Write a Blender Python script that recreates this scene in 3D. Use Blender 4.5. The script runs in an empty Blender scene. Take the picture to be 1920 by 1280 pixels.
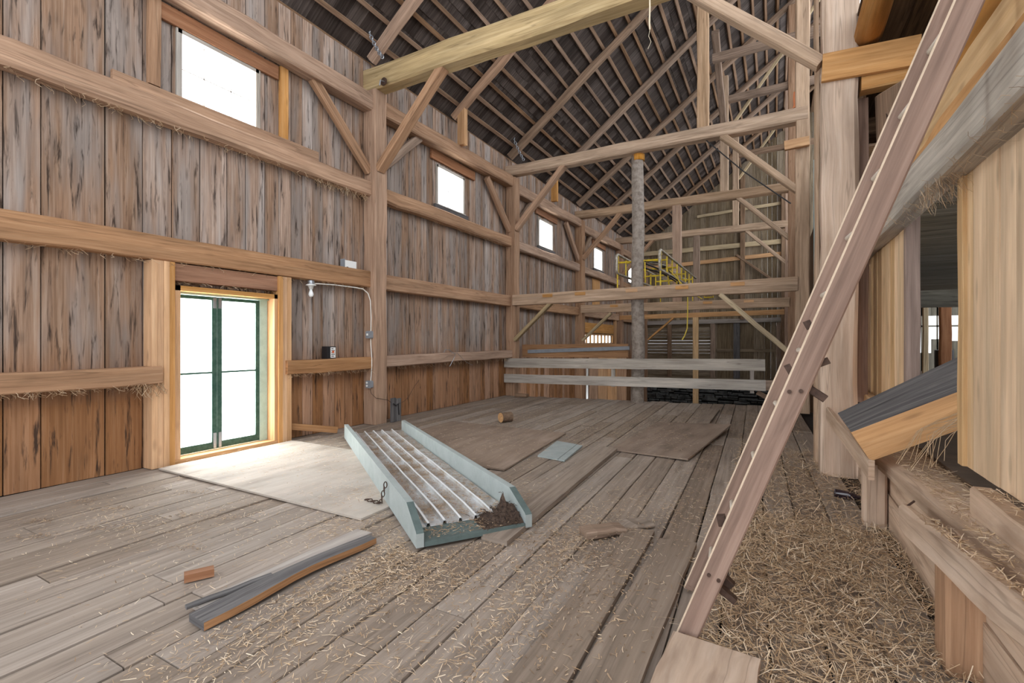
import bpy, math, random
from mathutils import Vector, Matrix
import numpy as np

random.seed(7)
rng = np.random.default_rng(7)
S = bpy.context.scene
COL = S.collection
V = Vector
U = random.uniform

# ------------------------------------------------------------------ materials
def new_mat(name):
    m = bpy.data.materials.new(name)
    m.use_nodes = True
    nt = m.node_tree
    nt.nodes.clear()
    out = nt.nodes.new('ShaderNodeOutputMaterial')
    return m, nt, out

def N(nt, kind, **kw):
    n = nt.nodes.new(kind)
    for k, v in kw.items():
        if hasattr(n, k):
            setattr(n, k, v)
        else:
            n.inputs[k].default_value = v
    return n

def ramp(nt, stops, interp='LINEAR'):
    r = nt.nodes.new('ShaderNodeValToRGB')
    e = r.color_ramp.elements
    r.color_ramp.interpolation = interp
    while len(e) > 1:
        e.remove(e[0])
    e[0].position = stops[0][0]
    e[0].color = stops[0][1]
    for p, c in stops[1:]:
        x = e.new(p)
        x.color = c
    return r

def srgb(r, g, b):
    f = lambda c: (c / 255 / 12.92) if c / 255 <= .04045 else ((c / 255 + .055) / 1.055) ** 2.4
    return (f(r), f(g), f(b), 1)

def mixc(nt, fac, a, b, mode='MIX'):
    m = nt.nodes.new('ShaderNodeMix')
    m.data_type = 'RGBA'
    m.blend_type = mode
    L = nt.links
    for sock, val in ((m.inputs[0], fac), (m.inputs[6], a), (m.inputs[7], b)):
        if isinstance(val, (float, int)):
            sock.default_value = val
        elif isinstance(val, tuple):
            sock.default_value = val
        else:
            L.new(val, sock)
    return m.outputs[2]

def grain_vec(nt, su, sv):
    uv = N(nt, 'ShaderNodeUVMap', uv_map='grain')
    at = N(nt, 'ShaderNodeAttribute', attribute_name='rnd')
    sep = N(nt, 'ShaderNodeSeparateXYZ')
    nt.links.new(uv.outputs[0], sep.inputs[0])
    m1 = N(nt, 'ShaderNodeMath', operation='MULTIPLY')
    m1.inputs[1].default_value = su
    m2 = N(nt, 'ShaderNodeMath', operation='MULTIPLY')
    m2.inputs[1].default_value = sv
    m3 = N(nt, 'ShaderNodeMath', operation='MULTIPLY')
    m3.inputs[1].default_value = 61.7
    nt.links.new(sep.outputs[0], m1.inputs[0])
    nt.links.new(sep.outputs[1], m2.inputs[0])
    nt.links.new(at.outputs['Fac'], m3.inputs[0])
    c = N(nt, 'ShaderNodeCombineXYZ')
    for i, m in enumerate((m1, m2, m3)):
        nt.links.new(m.outputs[0], c.inputs[i])
    return c.outputs[0], at.outputs['Fac']

def wood(name, dark, mid, light, stain=.5, stain_col=None, grey=None, var=.35, knots=.5, rough=.85, su=1.1, sv=26, dust=0.0, dust_col=None, streak=(1.2, 14.0), check=.35, sheltered=None):
    """Sawn or hewn timber: streaky grain along the piece, dark stains, knots, per-board variation."""
    m, nt, out = new_mat(name)
    L = nt.links
    v1, rnd = grain_vec(nt, su, sv)
    n1 = N(nt, 'ShaderNodeTexNoise', Scale=1.0, Detail=7.0, Roughness=.62, Distortion=.25)
    L.new(v1, n1.inputs['Vector'])
    r1 = ramp(nt, [(.22, dark), (.5, mid), (.76, light)])
    L.new(n1.outputs['Fac'], r1.inputs[0])
    col = r1.outputs[0]
    if grey:
        v4, _ = grain_vec(nt, .45, 4.0)
        n4 = N(nt, 'ShaderNodeTexNoise', Scale=1.0, Detail=3.0, Roughness=.55)
        L.new(v4, n4.inputs['Vector'])
        r4 = ramp(nt, [(.42, (0, 0, 0, 1)), (.62, (1, 1, 1, 1))])
        L.new(n4.outputs['Fac'], r4.inputs[0])
        mm = N(nt, 'ShaderNodeMath', operation='MULTIPLY')
        mm.inputs[1].default_value = .75
        L.new(r4.outputs[0], mm.inputs[0])
        if sheltered:
            tcs = N(nt, 'ShaderNodeTexCoord')
            sps = N(nt, 'ShaderNodeSeparateXYZ')
            L.new(tcs.outputs['Object'], sps.inputs[0])
            mrs = N(nt, 'ShaderNodeMapRange')
            mrs.inputs['From Min'].default_value = sheltered[0]
            mrs.inputs['From Max'].default_value = sheltered[1]
            L.new(sps.outputs[2], mrs.inputs['Value'])
            mq = N(nt, 'ShaderNodeMath', operation='MULTIPLY')
            L.new(mrs.outputs[0], mq.inputs[0])
            L.new(mm.outputs[0], mq.inputs[1])
            mi = N(nt, 'ShaderNodeMath', operation='MULTIPLY_ADD')
            mi.inputs[1].default_value = -.65
            mi.inputs[2].default_value = .65
            L.new(mrs.outputs[0], mi.inputs[0])
            col = mixc(nt, mi.outputs[0], col, mixc(nt, n1.outputs['Fac'], c_(128, 84, 52), c_(186, 134, 92)))
            mm = mq
        col = mixc(nt, mm.outputs[0], col, mixc(nt, n1.outputs['Fac'], tuple(c * .55 for c in grey[:3]) + (1,), tuple(min(1, c * 1.25) for c in grey[:3]) + (1,)))
    # broad tone changes along the piece
    v5, _ = grain_vec(nt, .7, 5.0)
    n5 = N(nt, 'ShaderNodeTexNoise', Scale=1.0, Detail=4.0, Roughness=.6)
    L.new(v5, n5.inputs['Vector'])
    mr5 = N(nt, 'ShaderNodeMapRange')
    mr5.inputs['From Min'].default_value = .3
    mr5.inputs['From Max'].default_value = .7
    mr5.inputs['To Min'].default_value = .74
    mr5.inputs['To Max'].default_value = 1.18
    L.new(n5.outputs['Fac'], mr5.inputs['Value'])
    h5 = N(nt, 'ShaderNodeHueSaturation')
    L.new(mr5.outputs[0], h5.inputs['Value'])
    L.new(col, h5.inputs['Color'])
    col = h5.outputs[0]
    if check:
        v6, _ = grain_vec(nt, .3, 8.0)
        n6 = N(nt, 'ShaderNodeTexNoise', Scale=1.0, Detail=2.0, Roughness=.5)
        L.new(v6, n6.inputs['Vector'])
        r6 = ramp(nt, [(.488, (0, 0, 0, 1)), (.496, (1, 1, 1, 1)), (.504, (1, 1, 1, 1)), (.512, (0, 0, 0, 1))])
        L.new(n6.outputs['Fac'], r6.inputs[0])
        m6 = N(nt, 'ShaderNodeMath', operation='MULTIPLY')
        m6.inputs[1].default_value = check
        L.new(r6.outputs[0], m6.inputs[0])
        col = mixc(nt, m6.outputs[0], col, tuple(c * .4 for c in dark[:3]) + (1,))
    # stains running along the grain
    v2, _ = grain_vec(nt, *streak)
    n2 = N(nt, 'ShaderNodeTexNoise', Scale=1.0, Detail=4.0, Roughness=.6, Distortion=.4)
    L.new(v2, n2.inputs['Vector'])
    r2 = ramp(nt, [(.55, (0, 0, 0, 1)), (.68, (1, 1, 1, 1))])
    L.new(n2.outputs['Fac'], r2.inputs[0])
    ms = N(nt, 'ShaderNodeMath', operation='MULTIPLY')
    ms.inputs[1].default_value = stain
    L.new(r2.outputs[0], ms.inputs[0])
    col = mixc(nt, ms.outputs[0], col, stain_col or tuple(c * .45 for c in dark[:3]) + (1,))
    # knots
    if knots:
        v3, _ = grain_vec(nt, 2.2, 7.0)
        vo = N(nt, 'ShaderNodeTexVoronoi', Scale=1.0)
        L.new(v3, vo.inputs['Vector'])
        r3 = ramp(nt, [(.0, (1, 1, 1, 1)), (.10, (.6, .6, .6, 1)), (.2, (0, 0, 0, 1))])
        L.new(vo.outputs['Distance'], r3.inputs[0])
        mk = N(nt, 'ShaderNodeMath', operation='MULTIPLY')
        mk.inputs[1].default_value = knots
        L.new(r3.outputs[0], mk.inputs[0])
        col = mixc(nt, mk.outputs[0], col, tuple(c * .35 for c in dark[:3]) + (1,))
    if dust:
        tc = N(nt, 'ShaderNodeTexCoord')
        nd = N(nt, 'ShaderNodeTexNoise', Scale=1.7, Detail=6.0, Roughness=.65)
        L.new(tc.outputs['Object'], nd.inputs['Vector'])
        rd = ramp(nt, [(.38, (0, 0, 0, 1)), (.66, (1, 1, 1, 1))])
        L.new(nd.outputs['Fac'], rd.inputs[0])
        md = N(nt, 'ShaderNodeMath', operation='MULTIPLY')
        md.inputs[1].default_value = dust
        L.new(rd.outputs[0], md.inputs[0])
        col = mixc(nt, md.outputs[0], col, dust_col or (.3, .26, .21, 1))
    # per-board variation
    hsv = N(nt, 'ShaderNodeHueSaturation')
    mr = N(nt, 'ShaderNodeMapRange')
    mr.inputs['To Min'].default_value = 1 - var
    mr.inputs['To Max'].default_value = 1 + var
    L.new(rnd, mr.inputs['Value'])
    L.new(mr.outputs[0], hsv.inputs['Value'])
    mr2 = N(nt, 'ShaderNodeMapRange')
    mr2.inputs['To Min'].default_value = 1.15
    mr2.inputs['To Max'].default_value = .85
    L.new(rnd, mr2.inputs['Value'])
    L.new(mr2.outputs[0], hsv.inputs['Saturation'])
    L.new(col, hsv.inputs['Color'])
    b = N(nt, 'ShaderNodeBsdfPrincipled', Roughness=rough)
    b.inputs['Specular IOR Level'].default_value = .2
    L.new(hsv.outputs[0], b.inputs['Base Color'])
    bu = N(nt, 'ShaderNodeBump', Strength=.35, Distance=.01)
    L.new(n1.outputs['Fac'], bu.inputs['Height'])
    L.new(bu.outputs[0], b.inputs['Normal'])
    L.new(b.outputs[0], out.inputs[0])
    return m

def plain(name, col, rough=.6, metal=0.0, spec=.4, noise=.0, nscale=8.0, col2=None, bump=0.0):
    m, nt, out = new_mat(name)
    L = nt.links
    b = N(nt, 'ShaderNodeBsdfPrincipled', Roughness=rough, Metallic=metal)
    b.inputs['Specular IOR Level'].default_value = spec
    tc = N(nt, 'ShaderNodeTexCoord')
    n = N(nt, 'ShaderNodeTexNoise', Scale=nscale, Detail=6.0, Roughness=.65)
    L.new(tc.outputs['Object'], n.inputs['Vector'])
    if noise or col2:
        r = ramp(nt, [(.4, (0, 0, 0, 1)), (.65, (1, 1, 1, 1))])
        L.new(n.outputs['Fac'], r.inputs[0])
        c2 = col2 or tuple(c * (1 - noise) for c in col[:3]) + (1,)
        L.new(mixc(nt, r.outputs[0], col, c2), b.inputs['Base Color'])
    else:
        b.inputs['Base Color'].default_value = col
    if bump:
        bu = N(nt, 'ShaderNodeBump', Strength=bump, Distance=.02)
        L.new(n.outputs['Fac'], bu.inputs['Height'])
        L.new(bu.outputs[0], b.inputs['Normal'])
    L.new(b.outputs[0], out.inputs[0])
    return m

def glass_mat(name, tint=(.93, .95, .95, 1), gloss=.06):
    m, nt, out = new_mat(name)
    t = N(nt, 'ShaderNodeBsdfTransparent', Color=tint)
    g = N(nt, 'ShaderNodeBsdfGlossy', Roughness=.15)
    d = N(nt, 'ShaderNodeBsdfTranslucent', Color=(.9, .9, .88, 1))
    mx0 = N(nt, 'ShaderNodeMixShader', Fac=.35)
    nt.links.new(t.outputs[0], mx0.inputs[1])
    nt.links.new(d.outputs[0], mx0.inputs[2])
    mx = N(nt, 'ShaderNodeMixShader', Fac=gloss)
    nt.links.new(mx0.outputs[0], mx.inputs[1])
    nt.links.new(g.outputs[0], mx.inputs[2])
    nt.links.new(mx.outputs[0], out.inputs[0])
    return m

def straw_mat(name, a, b, c):
    m, nt, out = new_mat(name)
    at = N(nt, 'ShaderNodeAttribute', attribute_name='rnd')
    r = ramp(nt, [(0, a), (.5, b), (1, c)])
    nt.links.new(at.outputs['Fac'], r.inputs[0])
    p = N(nt, 'ShaderNodeBsdfPrincipled', Roughness=.7)
    p.inputs['Specular IOR Level'].default_value = .25
    nt.links.new(r.outputs[0], p.inputs['Base Color'])
    nt.links.new(p.outputs[0], out.inputs[0])
    return m

c_ = srgb
M = {}
M['board'] = wood('weathered_wall_boards', c_(112, 90, 76), c_(154, 126, 106), c_(182, 160, 142), stain=.9, stain_col=c_(52, 42, 37), grey=c_(160, 152, 147), var=.24, knots=.35, sv=44, streak=(2.0, 22), check=.0, sheltered=(3.2, 3.9))
M['beam'] = wood('hewn_brown_timber', c_(134, 106, 87), c_(166, 134, 110), c_(188, 158, 134), stain=.3, stain_col=c_(112, 82, 62), var=.10, knots=.2, sv=30)
M['girt'] = wood('orange_brown_timber', c_(136, 103, 78), c_(168, 130, 99), c_(188, 152, 120), stain=.3, stain_col=c_(116, 82, 58), var=.10, knots=.25, sv=30)
M['yellowbeam'] = wood('pale_yellowish_timber', c_(150, 130, 100), c_(184, 162, 126), c_(204, 184, 150), stain=.3, stain_col=c_(138, 122, 84), var=.06, knots=.15, sv=26)
M['tie'] = wood('pale_brown_tie_timber', c_(146, 120, 98), c_(180, 152, 126), c_(202, 176, 152), stain=.3, stain_col=c_(132, 112, 84), var=.06, knots=.15, sv=26)
M['rafter'] = wood('dark_rafter_timber', c_(104, 84, 70), c_(140, 116, 97), c_(166, 142, 122), stain=.3, var=.14, knots=.15, sv=30)
M['batten'] = wood('roof_batten', c_(98, 76, 60), c_(138, 110, 88), c_(164, 136, 112), stain=.3, var=.18, knots=.15, sv=30, check=0)
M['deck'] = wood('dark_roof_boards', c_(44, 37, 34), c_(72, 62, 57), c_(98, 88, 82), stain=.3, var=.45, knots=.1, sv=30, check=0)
M['fresh'] = wood('fresh_orange_lumber', c_(172, 126, 84), c_(198, 152, 106), c_(214, 172, 128), stain=.15, stain_col=c_(150, 100, 60), var=.08, knots=.45, sv=26, check=.1)
M['red'] = wood('reddish_brown_plank', c_(118, 84, 64), c_(150, 110, 86), c_(170, 132, 106), stain=.25, var=.1, knots=.35, sv=26, check=.1)
M['pale'] = wood('pale_new_boards', c_(194, 160, 122), c_(212, 180, 142), c_(226, 198, 162), stain=.3, stain_col=c_(176, 142, 106), var=.07, knots=.45, sv=20, streak=(1.6, 8), check=0)
M['white'] = wood('pale_hewn_post', c_(172, 148, 128), c_(194, 170, 150), c_(212, 192, 174), stain=.25, stain_col=c_(158, 126, 100), var=.05, knots=.15, sv=20)
M['grey'] = wood('weathered_grey_wood', c_(126, 117, 110), c_(158, 149, 142), c_(182, 173, 165), stain=.35, stain_col=c_(142, 116, 94), var=.1, knots=.2, sv=30)
M['header'] = wood('pale_grey_timber', c_(146, 138, 130), c_(178, 170, 160), c_(200, 192, 180), stain=.3, stain_col=c_(132, 120, 108), var=.05, knots=.1, sv=22)
M['darkgrey'] = wood('dark_weathered_wood', c_(66, 64, 66), c_(104, 101, 101), c_(136, 131, 128), stain=.4, var=.12, knots=.2, sv=34)
M['floor'] = wood('worn_floor_planks', c_(116, 104, 94), c_(146, 132, 120), c_(168, 155, 143), stain=.35, stain_col=c_(84, 71, 62), var=.15, knots=.15, sv=30, dust=.5, dust_col=c_(156, 141, 127), check=.25)
M['ply'] = wood('dusty_plywood', c_(158, 146, 134), c_(180, 168, 156), c_(196, 186, 175), stain=.2, stain_col=c_(140, 120, 102), var=.05, knots=0, sv=4, dust=.7, dust_col=c_(192, 184, 175), check=0)
M['mat'] = wood('dirty_plywood', c_(112, 97, 87), c_(142, 125, 112), c_(164, 148, 136), stain=.3, var=.05, knots=0, sv=4, dust=.6, dust_col=c_(150, 134, 120), check=0)
M['loft'] = wood('dark_loft_boards', c_(60, 44, 32), c_(100, 76, 56), c_(130, 102, 76), stain=.5, var=.3, knots=.2, sv=24)
M['ladder'] = wood('reddish_grey_ladder_wood', c_(112, 92, 82), c_(142, 118, 105), c_(162, 138, 124), stain=.25, stain_col=c_(84, 62, 52), var=.03, knots=.1, sv=30, check=.15)
M['edgewood'] = plain('worn_edge_highlight', c_(206, 184, 160), .7, noise=.2, nscale=14)  # pale worn wood with the highlight caught by the rail chamfer painted in
M['rung'] = plain('pale_rung_wood', c_(232, 224, 210), .6)
M['gable'] = wood('grey_gable_boards', c_(88, 76, 62), c_(126, 110, 90), c_(154, 138, 114), stain=.4, var=.28, knots=.2, sv=26)
M['stall'] = wood('whitewashed_boards', c_(96, 92, 82), c_(138, 133, 120), c_(168, 163, 149), stain=.6, stain_col=c_(54, 48, 40), var=.2, knots=.1, sv=16)
M['plinth'] = wood('dusty_pale_timber', c_(164, 138, 116), c_(192, 166, 143), c_(210, 188, 168), stain=.35, stain_col=c_(132, 106, 86), var=.08, knots=.25, sv=14, streak=(1.6, 7))
M['bark'] = plain('flaking_bark', c_(158, 147, 137), .9, noise=.6, nscale=11, col2=c_(122, 110, 100), bump=.5)
M['logbark'] = plain('brown_bark', c_(128, 104, 84), .9, noise=.4, nscale=20, bump=.5)
M['logwood'] = wood('orange_log', c_(164, 116, 68), c_(200, 148, 92), c_(220, 174, 120), stain=.3, var=.05, knots=.2, sv=10)
M['endgrain'] = plain('cut_end_grain', c_(206, 160, 112), .8, noise=.35, nscale=30)
M['green'] = plain('sage_green_paint', c_(160, 168, 167), .65, noise=.2, nscale=5, col2=c_(148, 157, 155))
M['greenedge'] = plain('darker_green_paint', c_(92, 106, 104), .6, noise=.2, nscale=12)
M['doorgreen'] = plain('dark_green_door_paint', c_(38, 74, 62), .5, noise=.3, nscale=14, col2=c_(70, 96, 84))
M['palegreen'] = plain('pale_green_jamb_paint', c_(172, 196, 184), .6, noise=.15, nscale=10)
M['steel'] = plain('galvanised_sheet', c_(196, 198, 200), .45, metal=.3, noise=.3, nscale=4, col2=c_(140, 124, 108))
M['ribm'] = plain('bright_sheet_rib', c_(236, 238, 240), .4, metal=.1)
M['iron'] = plain('rusty_iron', c_(84, 64, 54), .7, metal=.3, noise=.4, nscale=30)
M['chain'] = plain('zinc_chain', c_(168, 172, 178), .35, metal=.8)
M['greybox'] = plain('grey_cast_box', c_(138, 142, 148), .5, noise=.15)
M['whiteplastic'] = plain('white_plastic', c_(232, 232, 228), .45)
M['cable'] = plain('white_cable_sheath', c_(226, 222, 214), .5)
M['black'] = plain('black_plastic', c_(34, 32, 34), .5)
M['cardwhite'] = plain('white_card', c_(228, 228, 226), .7)
M['orange'] = plain('orange_print', c_(206, 96, 52), .6)
M['yellow'] = plain('yellow_enamel', c_(226, 196, 44), .45, noise=.2, nscale=20, col2=c_(176, 148, 60))
M['tube'] = plain('worn_grey_tube', c_(196, 190, 178), .45, metal=.2, noise=.4, nscale=14, col2=c_(120, 104, 84))
M['rope'] = plain('pale_rope', c_(220, 206, 180), .9)
M['yrope'] = plain('yellow_rope', c_(226, 200, 84), .8)
M['stone'] = plain('dark_fieldstone', c_(112, 114, 114), .9, noise=.5, nscale=4, col2=c_(66, 68, 68), bump=.5)
M['mortar'] = plain('dark_joint', c_(22, 22, 22), .95)
M['earth'] = plain('earth', c_(92, 74, 58), .95, noise=.4, nscale=3)
M['glass'] = glass_mat('dusty_glass')
M['bulb'] = plain('frosted_bulb', c_(236, 238, 238), .25, spec=.6)
M['bottle'] = plain('dark_bottle_glass', c_(46, 34, 42), .12, spec=.9)
M['pipe'] = plain('pale_blue_pipe', c_(178, 204, 208), .5)
M['dung'] = plain('dark_matted_hay', c_(92, 74, 62), .95, noise=.5, nscale=40, col2=c_(50, 38, 32), bump=1.0)
M['straw'] = straw_mat('dry_straw', c_(150, 122, 92), c_(206, 178, 144), c_(234, 217, 192))
M['hay'] = straw_mat('dusty_hay', c_(130, 104, 80), c_(176, 146, 112), c_(206, 184, 156))
M['chaff'] = straw_mat('dark_chaff', c_(112, 92, 74), c_(162, 137, 112), c_(190, 166, 140))
M['clay'] = plain('orange_clay', c_(222, 140, 96), .8)
M['backing'] = plain('added_dark_backing', c_(46, 38, 34), .95)  # shade tone for the sheets added behind boards to darken their gaps

# ------------------------------------------------------------------ mesh builder
class MB:
    def __init__(s):
        s.v, s.f, s.uv, s.r, s.mi = [], [], [], [], []
        s.mat = 0
        s.smooth = False

    def face(s, ids, uvs, r):
        s.f.append(ids)
        s.uv.append(uvs)
        s.r.append(r)
        s.mi.append(s.mat)

    def hexa(s, c, r=None):
        """c: 8 corners, first four one end (loop), last four the other end; grain runs end to end."""
        r = random.random() if r is None else r
        o = len(s.v)
        c = [V(p) for p in c]
        s.v += [tuple(p) for p in c]
        L = (sum((c[i + 4] - c[i]).length for i in range(4))) / 4
        off = U(0, 9)
        per = [0]
        for i in range(4):
            per.append(per[-1] + (c[(i + 1) % 4] - c[i]).length)
        for i in range(4):
            j = (i + 1) % 4
            a, b = off + per[i], off + per[i + 1]
            s.face([o + i, o + j, o + 4 + j, o + 4 + i], [(0 + off, a), (0 + off, b), (L + off, b), (L + off, a)], r)
        w, h = (c[1] - c[0]).length, (c[3] - c[0]).length
        k = .05
        s.face([o + 3, o + 2, o + 1, o], [(0, off + h), (w * k, off + h), (w * k, off), (0, off)], r)
        s.face([o + 4, o + 5, o + 6, o + 7], [(0, off), (w * k, off), (w * k, off + h), (0, off + h)], r)

    def box(s, x0, x1, y0, y1, z0, z1, r=None, axis=None):
        d = [x1 - x0, y1 - y0, z1 - z0]
        a = d.index(max(d)) if axis is None else axis
        if a == 0:
            c = [(x0, y0, z0), (x0, y0, z1), (x0, y1, z1), (x0, y1, z0), (x1, y0, z0), (x1, y0, z1), (x1, y1, z1), (x1, y1, z0)]
        elif a == 1:
            c = [(x0, y0, z0), (x1, y0, z0), (x1, y0, z1), (x0, y0, z1), (x0, y1, z0), (x1, y1, z0), (x1, y1, z1), (x0, y1, z1)]
        else:
            c = [(x0, y0, z0), (x0, y1, z0), (x1, y1, z0), (x1, y0, z0), (x0, y0, z1), (x0, y1, z1), (x1, y1, z1), (x1, y0, z1)]
        s.hexa(c, r)

    def loft(s, rings, r=None, cap=True, closed=True, umax=None):
        """skin rings of equal point count; u along rings, v around."""
        r = random.random() if r is None else r
        o = len(s.v)
        n = len(rings[0])
        for g in rings:
            s.v += [tuple(p) for p in g]
        off, u = U(0, 9), 0
        per = [0]
        for i in range(n):
            per.append(per[-1] + (V(rings[0][(i + 1) % n]) - V(rings[0][i])).length)
        for k in range(len(rings) - 1):
            du = (sum((V(p) for p in rings[k + 1]), V()) / n - sum((V(p) for p in rings[k]), V()) / n).length
            for i in range(n):
                j = (i + 1) % n
                a, b = o + k * n, o + (k + 1) * n
                s.face([a + i, a + j, b + j, b + i], [(u + off, off + per[i]), (u + off, off + per[i + 1]), (u + du + off, off + per[i + 1]), (u + du + off, off + per[i])], r)
            u += du
        if cap:
            for base, rev in ((o, True), (o + (len(rings) - 1) * n, False)):
                ids = [base + i for i in range(n)]
                q = [V(s.v[i]) for i in ids]
                e1 = (q[1] - q[0]).normalized()
                nn = (q[1] - q[0]).cross(q[2] - q[0])
                e2 = nn.cross(e1).normalized() if nn.length > 1e-9 else V((0, 0, 1))
                uv = [((p - q[0]).dot(e1) * .05, (p - q[0]).dot(e2) + off) for p in q]
                if rev:
                    ids, uv = ids[::-1], uv[::-1]
                s.face(ids, uv, r)

    def frame(s, d, up=(0, 0, 1)):
        d = V(d).normalized()
        up = V(up)
        if abs(d.dot(up.normalized())) > .97:
            up = V((0, 1, 0)) if abs(d.y) < .9 else V((1, 0, 0))
        a = d.cross(up).normalized()
        b = a.cross(d).normalized()
        return a, b

    def beam(s, p0, p1, w, h, ch=.014, jit=.006, seg=.45, up=(0, 0, 1), taper=1.0, r=None, sag=0.0):
        """squared timber from p0 to p1; w across, h along up; chamfered, slightly hewn."""
        p0, p1 = V(p0), V(p1)
        L = (p1 - p0).length
        a, b = s.frame(p1 - p0, up)
        n = max(1, int(L / seg))
        rings = []
        ph = U(0, 6)
        for k in range(n + 1):
            t = k / n
            c = p0.lerp(p1, t) + b * (-sag * 4 * t * (1 - t))
            sc = 1 + (taper - 1) * t
            hw, hh = w / 2 * sc, h / 2 * sc
            e = 0 if k in (0, n) else 1
            c = c + (a * U(-jit, jit) + b * U(-jit, jit)) * e
            hw += U(-jit, jit) * .6
            hh += U(-jit, jit) * .6
            q = min(ch * U(.6, 1.5), hw * .6, hh * .6)
            rings.append([c + a * x + b * y for x, y in ((-hw + q, -hh), (hw - q, -hh), (hw, -hh + q), (hw, hh - q), (hw - q, hh), (-hw + q, hh), (-hw, hh - q), (-hw, -hh + q))])
        s.loft(rings, r)

    def tube(s, pts, rad, n=8, r=None, jit=0.0, cap=True):
        pts = [V(p) for p in pts]
        rad = rad if isinstance(rad, (list, tuple)) else [rad] * len(pts)
        rings = []
        pa = None
        for k, p in enumerate(pts):
            d = (pts[min(k + 1, len(pts) - 1)] - pts[max(k - 1, 0)])
            if pa is None:
                a, b = s.frame(d)
            else:
                d.normalize()
                a = (pa - d * pa.dot(d))
                a = a.normalized() if a.length > 1e-6 else s.frame(d)[0]
                b = a.cross(d).normalized()
            pa = a
            rr = [rad[k] * (1 + U(-jit, jit)) for _ in range(n)]
            rings.append([p + a * math.cos(-2 * math.pi * i / n) * rr[i] + b * math.sin(-2 * math.pi * i / n) * rr[i] for i in range(n)])
        s.loft(rings, r, cap)

    def prism(s, poly, ext, r=None):
        e = V(ext)
        s.loft([[V(p) for p in poly], [V(p) + e for p in poly]], r)

    def build(s, name, mats, parent=None, smooth=False):
        if not isinstance(mats, (list, tuple)):
            mats = [mats]
        me = bpy.data.meshes.new(name)
        vv = np.array(s.v, dtype=np.float32).reshape(-1, 3)
        if parent is None:
            lo, hi = vv.min(0), vv.max(0)
            org = V(((lo[0] + hi[0]) / 2, (lo[1] + hi[1]) / 2, lo[2]))
        else:
            org = V((0, 0, 0))
            q = parent
            while q is not None:
                org = org + q.location
                q = q.parent
        vv = vv - np.array(org, dtype=np.float32)
        me.from_pydata(vv.tolist(), [], s.f)
        uvl = me.uv_layers.new(name='grain')
        uvl.data.foreach_set('uv', np.array([c for f in s.uv for c in f], dtype=np.float32).ravel())
        at = me.attributes.new('rnd', 'FLOAT', 'FACE')
        at.data.foreach_set('value', np.array(s.r, dtype=np.float32))
        for m in mats:
            me.materials.append(m)
        me.polygons.foreach_set('material_index', np.array(s.mi, dtype=np.int32))
        if smooth:
            me.polygons.foreach_set('use_smooth', np.ones(len(s.f), dtype=bool))
        me.update()
        o = bpy.data.objects.new(name, me)
        COL.objects.link(o)
        if parent is None:
            o.location = org
        else:
            o.parent = parent
        return o

def tag(o, label, cat, group=None, kind='thing'):
    o['label'] = label
    o['category'] = cat
    o['kind'] = kind
    if group:
        o['group'] = group
    return o

def empty(name, loc, label, cat, group=None):
    o = bpy.data.objects.new(name, None)
    o.empty_display_size = .1
    COL.objects.link(o)
    o.location = loc
    return tag(o, label, cat, group)

def struct(o):
    o['kind'] = 'structure'
    return o

def BEAM(name, mat, p0, p1, w, h, label, cat, group=None, **kw):
    b = MB()
    b.beam(p0, p1, w, h, **kw)
    return tag(b.build(name, M[mat]), label, cat, group)

ORD = ['first', 'second', 'third', 'fourth', 'fifth', 'sixth', 'seventh', 'eighth', 'ninth', 'tenth', 'eleventh', 'twelfth', 'thirteenth', 'fourteenth', 'fifteenth', 'sixteenth', 'seventeenth', 'eighteenth', 'nineteenth', 'twentieth',
       'twenty-first', 'twenty-second', 'twenty-third', 'twenty-fourth', 'twenty-fifth', 'twenty-sixth', 'twenty-seventh', 'twenty-eighth', 'twenty-ninth', 'thirtieth']

# ------------------------------------------------------------------ layout numbers (metres)
WX = -6.50                       # inner face of the left wall boards
BY = [6.30, 11.50, 16.75, 21.95]  # near faces of the four cross frames
GY = 27.2                        # far gable
LOW = -2.4                       # floor of the lower bay beyond the hay floor
RS = .755                        # roof rise per metre
RIDGE = 1.6
def roof_z(x):
    return 6.62 + RS * (x + 6.5) if x <= RIDGE else 6.62 + RS * (2 * RIDGE + 6.5 - x)

WIN = [(3.23, 4.29), (8.42, 9.48), (13.60, 14.68), (18.82, 19.92), (24.1, 25.2)]
WZ = (4.48, 5.34)
LOWWIN = (17.6, 21.35, 1.42, 1.74)
DOOR = (3.19, 4.44, .05, 2.10)

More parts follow.
